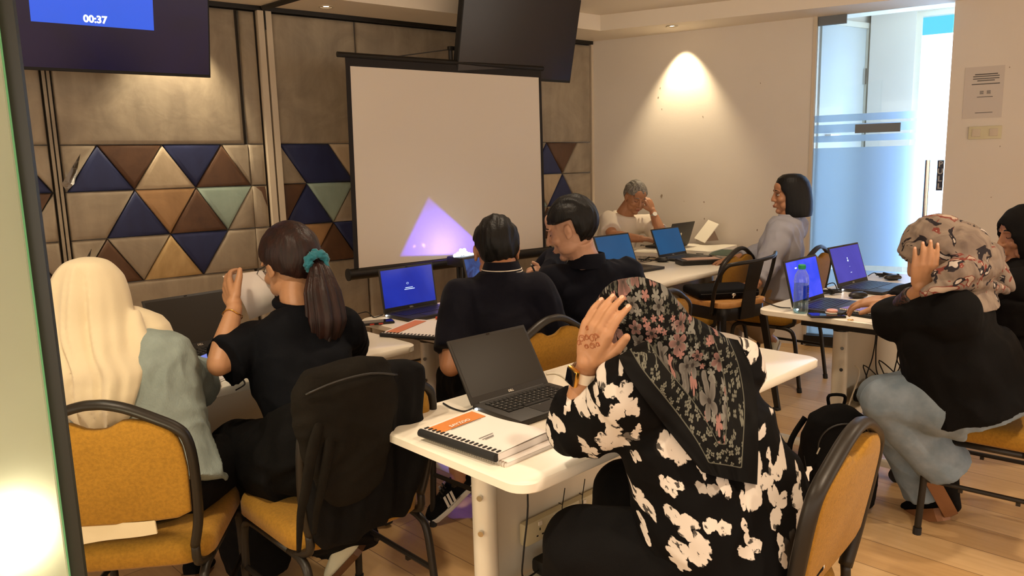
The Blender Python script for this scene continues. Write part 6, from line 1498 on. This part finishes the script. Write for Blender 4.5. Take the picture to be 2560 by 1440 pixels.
mb = MB(); c = V(J['head'])+J['B']@V((-.03, .135, .0)); bx = J['B']@V((0, 1, 0)); mb.tube([W(2301, 630, 2.74)+V((math.cos(a)*.020, .012*math.cos(a), math.sin(a)*.030)) for a in [2*math.pi*k/24 for k in range(25)]], .0018, 6); obj('glasses', mb, mat('red_wire', '#8a2b2b', .3, .5), t, smooth=True)

# ---------------------------------------------------------------- 10 woman in black at the right edge
J = dict(pel=(2.32, 3.28, .56), r=R45, chest=(2.29, 3.32, .78), neck=(2.285, 3.31, .925), head=W(2566, 590, 3.30), hf=(-.96, .16, -.10), sL=(2.20, 3.20, .87), sR=(2.43, 3.45, .87),
         eL=(2.02, 3.42, .78), wL=(1.90, 3.60, .77), eR=(2.25, 3.66, .78), wR=(2.08, 3.80, .77), kL=(1.98, 3.50, .54), aL=(1.98, 3.50, .08), tL=(1.90, 3.6, .03), kR=(2.12, 3.65, .54), aR=(2.12, 3.65, .08), tR=(2.05, 3.75, .03))
t = build('woman in a plain black headscarf looking down at the right edge', J, skin='skin_b', fem=True, voxel=.0045, ears=False, hs=1.02)
face_bits(t, J['head'], J['B'], 1.02, body=J['body'], closed=True)
shirt(J, M['blackhijab'], name='blouse', inf=.035, slv=(1.9, 1.9), amp=.008, sc=7, seed=61, hem=.03, loose=.03, armr=1.2); trousers(J, M['blackcloth'])
def dr10(mb):
    nk = V(J['neck']); mb.loft([ring(nk+UP*.06, R45, F45, .10, .09), ring(nk-UP*.02, R45, F45, .17, .12), ring(nk-UP*.12, R45, F45, .22, .16), ring(nk-UP*.26, R45, F45, .20, .16)])
hijab_wrap(J, M['blackhijab'], face=42, sx=1.13, tiltax=-18, amp=.004, seed=10, neckw=1.15, drape=dr10)
for sd in 'LR': shoe(J, sd, M['blackcloth'], M['sole_b'])

# ---------------------------------------------------------------- 8 the foreground woman in the leaf print dress
f8 = V((-.80, .60, 0)).normalized(); r8_ = rdir(f8)
J = dict(pel=(.50, 1.60, .56), r=(.82, .57, .03), rp=(.70, .71, .0), chest=(.425, 1.63, .79), neck=(.375, 1.68, .935), head=W(1600, 835, 1.74), hf=(-.72, .45, -.62), hup=(0, 0, 1), sL=W(1590, 985, 1.57), sR=W(1815, 925, 1.76),
         eL=W(1437, 1080, 1.69), wL=W(1468, 912, 1.64), eR=(.50, 1.99, .80), wR=(.36, 1.90, .79), kL=(.15, 1.66, .56), aL=(.12, 1.72, .08), tL=(.02, 1.80, .03), kR=(.30, 1.96, .55), aR=(.28, 2.0, .08), tR=(.18, 2.08, .03),
         hL=dict(d=W(1494, 805, 1.60)-W(1468, 912, 1.64), nb=(-.70, -.70, .0), side=1, fs=((.50, .30, .20), (.48, .32, .22), (.46, .34, .22), (.42, .36, .25)), spread=.012, s=1.0, thumb=(.92, .40), tcurl=.2), hR=dict(d=(-.6, -.2, 0), nb=(0, 0, 1), side=-1, curl=(.6, .6, .4)))
t = build('woman in a black floral headscarf and leaf print dress resting her head on her hand', J, skin='skin_a', fem=True, voxel=.0038, ears=False, bulk=1.08, hs=.98)
face_bits(t, J['head'], J['B'], .98, body=J['body'])
nails(J, 'L')
def ex8(mb):
    S_, E_, W_ = V(J['sL']), V(J['eL']), V(J['wL'])
    mb.tube([S_, (S_+E_)/2+UP*-.01, E_+UP*.005], [.080, .078, .072], 18, sub=5); mb.ell(E_+V((.0, .0, .005)), (.068, .066, .060)); mb.tube([E_, E_+(W_-E_)*.30, E_+(W_-E_)*.52], [.066, .062, .056], 18, sub=4)
    mb.tube([V((.51, 1.55, .58)), V((.42, 1.56, .60)), V((.30, 1.60, .60))], [.13, .125, .10], 20, sub=4)
    mb.tube([V((.52, 1.62, .58)), V((.46, 1.72, .60)), V((.38, 1.85, .59))], [.12, .12, .10], 20, sub=4)
    mb.tube([V((.38, 1.50, .62)), V((.39, 1.48, .50)), V((.40, 1.48, .34))], [.07, .08, .09], 20, sub=4)
    mb.tube([V((.47, 1.50, .62)), V((.48, 1.49, .50)), V((.48, 1.50, .36))], [.08, .08, .08], 20, sub=4)
mb_dress = shirt(J, M['dress'], name='dress', inf=.034, slv=(.2, 1.9), amp=.010, sc=8, seed=71, voxel=.0065, hem=.03, loose=.03, armr=1.25, belly=.02, extra=ex8)
AX8 = V((.96, -.10, 0)).normalized(); AZ8 = V((0, -.30, .954))
rl = root_matrix(t).translation
set_uv(mb_dress.data, 'UVMap', lambda p: ((p+rl).dot(AX8)+.03*math.sin(p.z*9), (p+rl).dot(AZ8)))
trousers(J, M['blackcloth'], inf=.035, amp=.006)
for sd in 'LR': shoe(J, sd, M['blackcloth'], M['sole_b'])
def dr8(mb):
    q = W
    mb.tube([q(1600, 850, 1.72), q(1680, 880, 1.72), q(1760, 915, 1.71), q(1815, 960, 1.68)], [.100, .095, .085, .05], 20, sub=5)
    mb.tube([q(1560, 905, 1.66), q(1590, 960, 1.60), q(1650, 985, 1.56)], [.060, .058, .035], 16, sub=5)
    mb.tube([q(1550, 860, 1.70), q(1560, 920, 1.66)], [.055, .05], 14)
hs8 = hijab_wrap(J, M['fl_head'], face=46, sx=1.12, amp=.005, seed=12, neckw=1.0, drape=dr8, uvfn=lambda p: ((p+rl).dot(AX8), (p+rl).dot(AZ8)))
# the square end of the scarf lying over her back
def bvh_of(o):
    mm = root_matrix(o.parent) if o.parent else Matrix.Identity(4)
    return [mm@v.co for v in o.data.vertices], [list(p.vertices) for p in o.data.polygons]
va, fa = bvh_of(mb_dress); vb, fb = bvh_of(hs8); tree = BVHTree.FromPolygons(va+vb, fa+[[i+len(va) for i in f] for f in fb])
cols = [[(1545, 890), (1620, 850), (1700, 835), (1780, 838), (1845, 850)], [(1570, 940), (1650, 915), (1735, 905), (1812, 905), (1876, 915)], [(1628, 1020), (1700, 1000), (1775, 995), (1840, 1000), (1892, 1005)], [(1690, 1100), (1745, 1090), (1800, 1090), (1850, 1098), (1896, 1105)], [(1755, 1180), (1785, 1190), (1818, 1198), (1855, 1205), (1893, 1212)]]
NU, NV_ = 44, 48
def cat(p, f):
    k = min(int(f), len(p)-2); u = f-k; a = [V(p[max(k-1, 0)]), V(p[k]), V(p[k+1]), V(p[min(k+2, len(p)-1)])]
    return .5*((2*a[1])+(a[2]-a[0])*u+(2*a[0]-5*a[1]+4*a[2]-a[3])*u*u+(3*a[1]-a[0]-3*a[2]+a[3])*u**3)
grid = []
for j in range(NV_+1):
    row = [cat([c[i] for c in cols], j/NV_*4) for i in range(5)]; grid.append([cat(row, i/NU*4) for i in range(NU+1)])
pts = [[None]*(NU+1) for _ in grid]
for j, rw in enumerate(grid):
    for i, q in enumerate(rw):
        d = ray(q.x, q.y).normalized(); h_ = tree.ray_cast(CAM, d); pts[j][i] = (CAM+d*(h_[3]-.016)) if h_[0] else None
last = V((.5, 1.5, .8))
dep = [[((p-CAM).length if p else None) for p in rw] for rw in pts]
flat = [x for rw in dep for x in rw if x]; md = sum(flat)/len(flat)
dep = [[(x if x else md) for x in rw] for rw in dep]
for _ in range(14):
    dep = [[(dep[j][i]*2+dep[max(j-1, 0)][i]+dep[min(j+1, NV_)][i]+dep[j][max(i-1, 0)]+dep[j][min(i+1, NU)])/6 for i in range(NU+1)] for j in range(NV_+1)]
raw = [[(p-CAM).length if p else 9 for p in rw] for rw in pts]
rows = [[CAM+ray(grid[j][i].x, grid[j][i].y).normalized()*(min(dep[j][i], raw[j][i])-.003-.004*math.sin(i*.38+j*.16)-.002*math.sin(i*.9-j*.3)) for i in range(NU+1)] for j in range(NV_+1)]
mb = MB(); mb.grid(rows); b0_ = len(mb.v); n_c = NU+1
mb.add([p+ray(1700, 1000).normalized()*.004 for r_ in rows for p in r_], [(i*n_c+j+1, i*n_c+j, (i+1)*n_c+j, (i+1)*n_c+j+1) for i in range(NV_) for j in range(NU)])
dr_o = obj('scarf_drape', mb, M['fl_drape'], t, smooth=True, fix=False)
Wd, Hd = .30, .36
uvA = dr_o.data.uv_layers.new(name='UVMap'); uvB = dr_o.data.uv_layers.new(name='edge')
for lp in dr_o.data.loops:
    idx_ = lp.vertex_index % b0_; j, i = divmod(idx_, n_c); u, v = i/NU, j/NV_; p = rows[j][i]
    uvA.data[lp.index].uv = (p.dot(AX8), p.dot(AZ8)); lw_ = .34-.20*v
    uvB.data[lp.index].uv = (min(u*lw_, (1-u)*lw_, (1-v)*.40), 0)
# henna on the hand is part of the skin; watch on the wrist
wl, el = V(J['wL']), V(J['eL']); dA = (wl-el).normalized(); c = wl-dA*.022; fdir = V((-.80, -.55, .1)); fdir = (fdir-dA*fdir.dot(dA)).normalized(); sdir = dA.cross(fdir)
wt = thing('smartwatch', 'gold rimmed smartwatch with a pale strap on the raised wrist in the foreground', 'watch', c)
mb = MB(); mb.loft([ring(c+dA*h, sdir, fdir, .0335, .031, 32, 2.2) for h in (-.0125, -.010, .010, .0125)], cap=False); mb.loft([ring(c+dA*h, sdir, fdir, .0315, .029, 32, 2.2) for h in (-.0125, .0125)], cap=False); obj('strap', mb, mat('strap_white', '#ddd0bd', .6), wt, smooth=True)
bs = basis(sdir, dA, fdir)
mb = MB(); mb.box(c+fdir*.036, (.036, .042, .012), bs, .005); obj('case', mb, M['gold'], wt, smooth=30)
mb = MB(); mb.box(c+fdir*.0425, (.030, .036, .003), bs, .0012); obj('glass', mb, M['darkglassy'], wt, smooth=30)
# henna: a few thin curling lines lying on the back of the hand
hb = V(J['hL']['d']).normalized(); hn_ = V(J['hL']['nb']); hn_ = (hn_-hb*hn_.dot(hb)).normalized(); hs_ = hb.cross(hn_)
bv, bf = bvh_of(J['body']); btree = BVHTree.FromPolygons(bv, bf)
mb = MB()
for cx, cy, r_, tu in ((-.022, .062, .009, 1.4), (-.010, .072, .007, 1.6), (.004, .078, .010, 1.3), (.012, .088, .007, 1.5), (-.026, .048, .007, 1.2), (-.018, .090, .006, 1.4), (.010, .062, .008, 1.5), (.022, .072, .006, 1.3), (-.004, .052, .006, 1.5)):
    pp = []
    for k in range(22):
        a = k/21*6.283*tu; rr = r_*(1-.03*k); p = wl+hb*(cy+rr*math.sin(a))-hs_*(cx+rr*math.cos(a))*-1+hn_*.06; h_ = btree.ray_cast(p, -hn_, .09)
        if h_[0]: pp.append(h_[0]+hn_*.0002)
    if len(pp) > 4: mb.tube(pp, .0011, 5)
if mb.v: obj('henna_pattern', mb, mat('henna_brown', '#9a5c36', .6), J['body'], smooth=True)

# ================================================================== COAT AND BAG on the second chair
cch = [o for o in bpy.data.objects if o.get('label', '').startswith('ochre banquet chair draped')][0]
MC = root_matrix(cch)
def coat():
    rings = []; n = 88; zs = [.925, .915, .89, .85, .79, .72, .65, .58, .51, .46, .425]
    for q, z in enumerate(zs):
        tt = q/(len(zs)-1); hw = [.05, .12, .185, .205, .215, .22, .22, .22, .21, .19, .15][q]; y = -.205-max(0, z-.47)*.16; th = [.012, .03, .045, .05, .052, .055, .06, .062, .06, .05, .03][q]; rg = []
        for k in range(n):
            a = 2*math.pi*k/n; ca, sa = math.cos(a), math.sin(a); x = math.copysign(abs(ca)**.8, ca)*hw*.95-.01; x = x*(.90-.22*tt) if x > 0 else x; fo = .014*tt**.7*math.sin(x*52+2*tt+math.sin(x*13)*2)+.006*math.sin(x*110)
            rg.append(V((x+.01, y-.012+math.copysign(abs(sa)**.6, sa)*th-(fo if sa < 0 else fo*.3)-.01*tt, z+.02*math.sin(x*9+1)*tt+.0*tt+.0*tt)))
        rings.append(rg)
    mb = MB(); mb.loft(rings)
    mb.tube([(.10, -.27, .80), (.12, -.29, .66), (.10, -.29, .60), (.08, -.28, .54)], [.045, .045, .04, .03], 16, sub=5)
    mb.xf(MC); me = evalmesh(mb, .008, 4); folds(me, .009, 8, 5, (1, 1, .35)); return me
single_c = tag(recenter(obj('coat', coat(), M['blackcloth'], smooth=True)), 'black coat hanging over the back of the second ochre chair', 'coat')
bagm = mat('dark_khaki_cloth', '#17130d', .85, spec=.12, bump=.6, bscale=500, var=.25, vscale=20)
tb2 = thing('shoulder_bag', 'dark khaki bag with long straps hanging on the coat covered chair', 'bag', MC@V((-.15, -.27, .5)))
mb = MB(); rings = []
for z, hw, th in ((.955, .05, .02), (.945, .115, .035), (.90, .150, .055), (.82, .150, .060), (.72, .13, .050), (.61, .09, .035), (.57, .05, .02)):
    rings.append([V((-.10+math.copysign(abs(math.cos(a))**.8, math.cos(a))*hw, -.298+math.copysign(abs(math.sin(a))**.8, math.sin(a))*th, z)) for a in [2*math.pi*k/36 for k in range(36)]])
mb.loft(rings); mb.xf(MC); me = evalmesh(mb, .008, 4); folds(me, .008, 10, 15); obj('bag_body', me, bagm, tb2, smooth=True)
for k, xx_ in enumerate((-.21, -.255)):
    mb = MB(); mb.tube([(-.16, -.33, .90), (xx_+.03, -.345, .78), (xx_, -.34, .66), (xx_-.012, -.33, .60), (xx_-.02, -.32, .53-.03*k)], [.012, .016, .014, .011, .006], 10, flat=.5, upv=(0, 1, 0), sub=6); mb.xf(MC); obj('strap', mb, bagm, tb2, smooth=True)
mb = MB(); mb.tube([(-.235, -.338, .905), (-.16, -.357, .925), (-.06, -.358, .925), (.03, -.345, .90)], .003, 6, sub=4); mb.xf(MC); obj('zip', mb, M['key'], tb2, smooth=True)
# white cloth hem showing below the first chair's backrest
mb = MB(); MC1 = root_matrix(ch0)
rows = [[MC1@V((-.19+.29*u, -.232-.004*math.sin(u*9)+.006*v, .560-.062*v+.022*u*v)) for u in [i/16 for i in range(17)]] for v in (0, .35, .7, 1)]
mb.grid(rows); mb.add([p-NL*0+V((0, .004, 0)) for r_ in rows for p in r_], [(i*17+j+1, i*17+j, (i+1)*17+j, (i+1)*17+j+1) for i in range(3) for j in range(16)])
tag(recenter(obj('cloth', mb, M['cream'], smooth=True, fix=False)), 'cream cloth hem poking out under the backrest of the first ochre chair', 'cloth')

# ================================================================== PROJECTOR before the screen with masked blue beams
PL = W(1156, 632, 4.74)
pj = thing('projector', 'small short throw projector glowing white before the bottom of the projection screen', 'projector', V((PL.x, PL.y, 0)))
bsP = basis(SDIR, SN, UP)
mb = MB(); mb.box(PL+UP*-.05-SDIR*-.03, (.20, .16, .06), bsP, .012); obj('housing', mb, M['rubber'], pj, smooth=30)
mb = MB(); mb.tube([PL+UP*-.08, V((PL.x, PL.y, .02))], .014, 10); mb.tube([V((PL.x, PL.y, 0)), V((PL.x, PL.y, .02))], .12, 24); obj('stand', mb, M['black'], pj, smooth=30)
mb = MB()
for k, (dx, dz, r_) in enumerate(((0, .008, .020), (.028, -.002, .016), (-.03, -.002, .017), (.052, -.008, .013), (-.055, -.008, .013), (.015, .022, .012), (-.012, .024, .010), (.075, -.010, .010))): mb.ell(PL+SDIR*dx+UP*(dz-.006), (r_,)*3, n=12, m=8)
obj('lens_glow', evalmesh(mb, .004, 1), emis('lens_white', '#e8f4ff', 7), pj, smooth=True)
def gobo(name, loc, to, power, col, polys, size=150, soft=.01):
    """spot lamp whose beam is masked to convex outlines given as world points"""
    l = bpy.data.lights.new(name, 'SPOT'); l.energy = power; l.color = col; l.spot_size = R(size); l.spot_blend = .1; l.shadow_soft_size = .008; l.use_nodes = True
    o = bpy.data.objects.new(name, l); COL.objects.link(o); o.location = loc; Rm = (V(to)-V(loc)).to_track_quat('-Z', 'Y'); o.rotation_euler = Rm.to_euler(); Ri = Rm.to_matrix().inverted()
    nt_ = l.node_tree; em = nt_.nodes['Emission']; k = N.__new__(N); k.t = nt_
    tc = k.n('ShaderNodeTexCoord').outputs['Normal']; sx = k.n('ShaderNodeSeparateXYZ'); k.l(tc, sx.inputs[0])
    az = k.math('ABSOLUTE', sx.outputs[2]); u = k.math('DIVIDE', sx.outputs[0], az); v = k.math('DIVIDE', sx.outputs[1], az); tot = None
    for P_, lev in polys:
        Q_ = []
        for p in P_:
            d = Ri@(V(p)-V(loc)); Q_.append((d.x/-d.z, d.y/-d.z))
        cx = sum(a for a, b in Q_)/len(Q_); cy = sum(b for a, b in Q_)/len(Q_); msk = None
        for (ax_, ay_), (bx_, by_) in zip(Q_, Q_[1:]+Q_[:1]):
            nx, ny = -(by_-ay_), (bx_-ax_); ln = math.hypot(nx, ny); nx /= ln; ny /= ln
            if nx*(cx-ax_)+ny*(cy-ay_) < 0: nx, ny = -nx, -ny
            s_ = k.math('ADD', k.math('MULTIPLY', u, nx), k.math('MULTIPLY_ADD', v, ny, -(nx*ax_+ny*ay_)))
            e = k.step(s_, 0, soft); msk = e if msk is None else k.math('MINIMUM', msk, e)
        msk = k.math('MULTIPLY', msk, lev); tot = msk if tot is None else k.math('MAXIMUM', tot, msk)
    k.l(tot, em.inputs['Strength']); return o
SPp = lambda px, py: onplane(px, py, SL, SN)
WPp = lambda px, py: onplane(px, py, CORNER, NL)
BLUE = (.10, .06, 1)
gobo('masked_blue_beam', PL+UP*.0-SN*.035, SPp(1100, 575), 6.5, (.11, .07, 1), [([SPp(1070, 490), SPp(1225, 632), SPp(998, 641)], 1)], 160, .02)
gobo('masked_blue_beam', PL+UP*.03-SDIR*.06+SN*.06, WPp(850, 605), 26, BLUE, [([WPp(845, 582), WPp(888, 578), WPp(888, 640), WPp(872, 600)], 1), ([WPp(793, 592), WPp(816, 588), WPp(806, 612), WPp(796, 612)], 1)], 150, .004)
lk = PL+UP*.05-SDIR*.02+SN*.12
gobo('masked_blue_beam', lk, Zp(1120, 775, .76), 16, BLUE, [([Zp(1092, 748, .76), Zp(1135, 738, .76), Zp(1150, 790, .76), Zp(1098, 782, .76)], 1)], 150, .01)
gobo('masked_blue_beam', V((-.47, 3.03, .62)), Zp(1150, 1230, 0), 5, BLUE, [([Zp(1100, 1130, 0), Zp(1215, 1160, 0), Zp(1215, 1360, 0), Zp(1120, 1300, 0)], 1)], 120, .03)  # masked lamp added under the table edge to make the blue floor patch
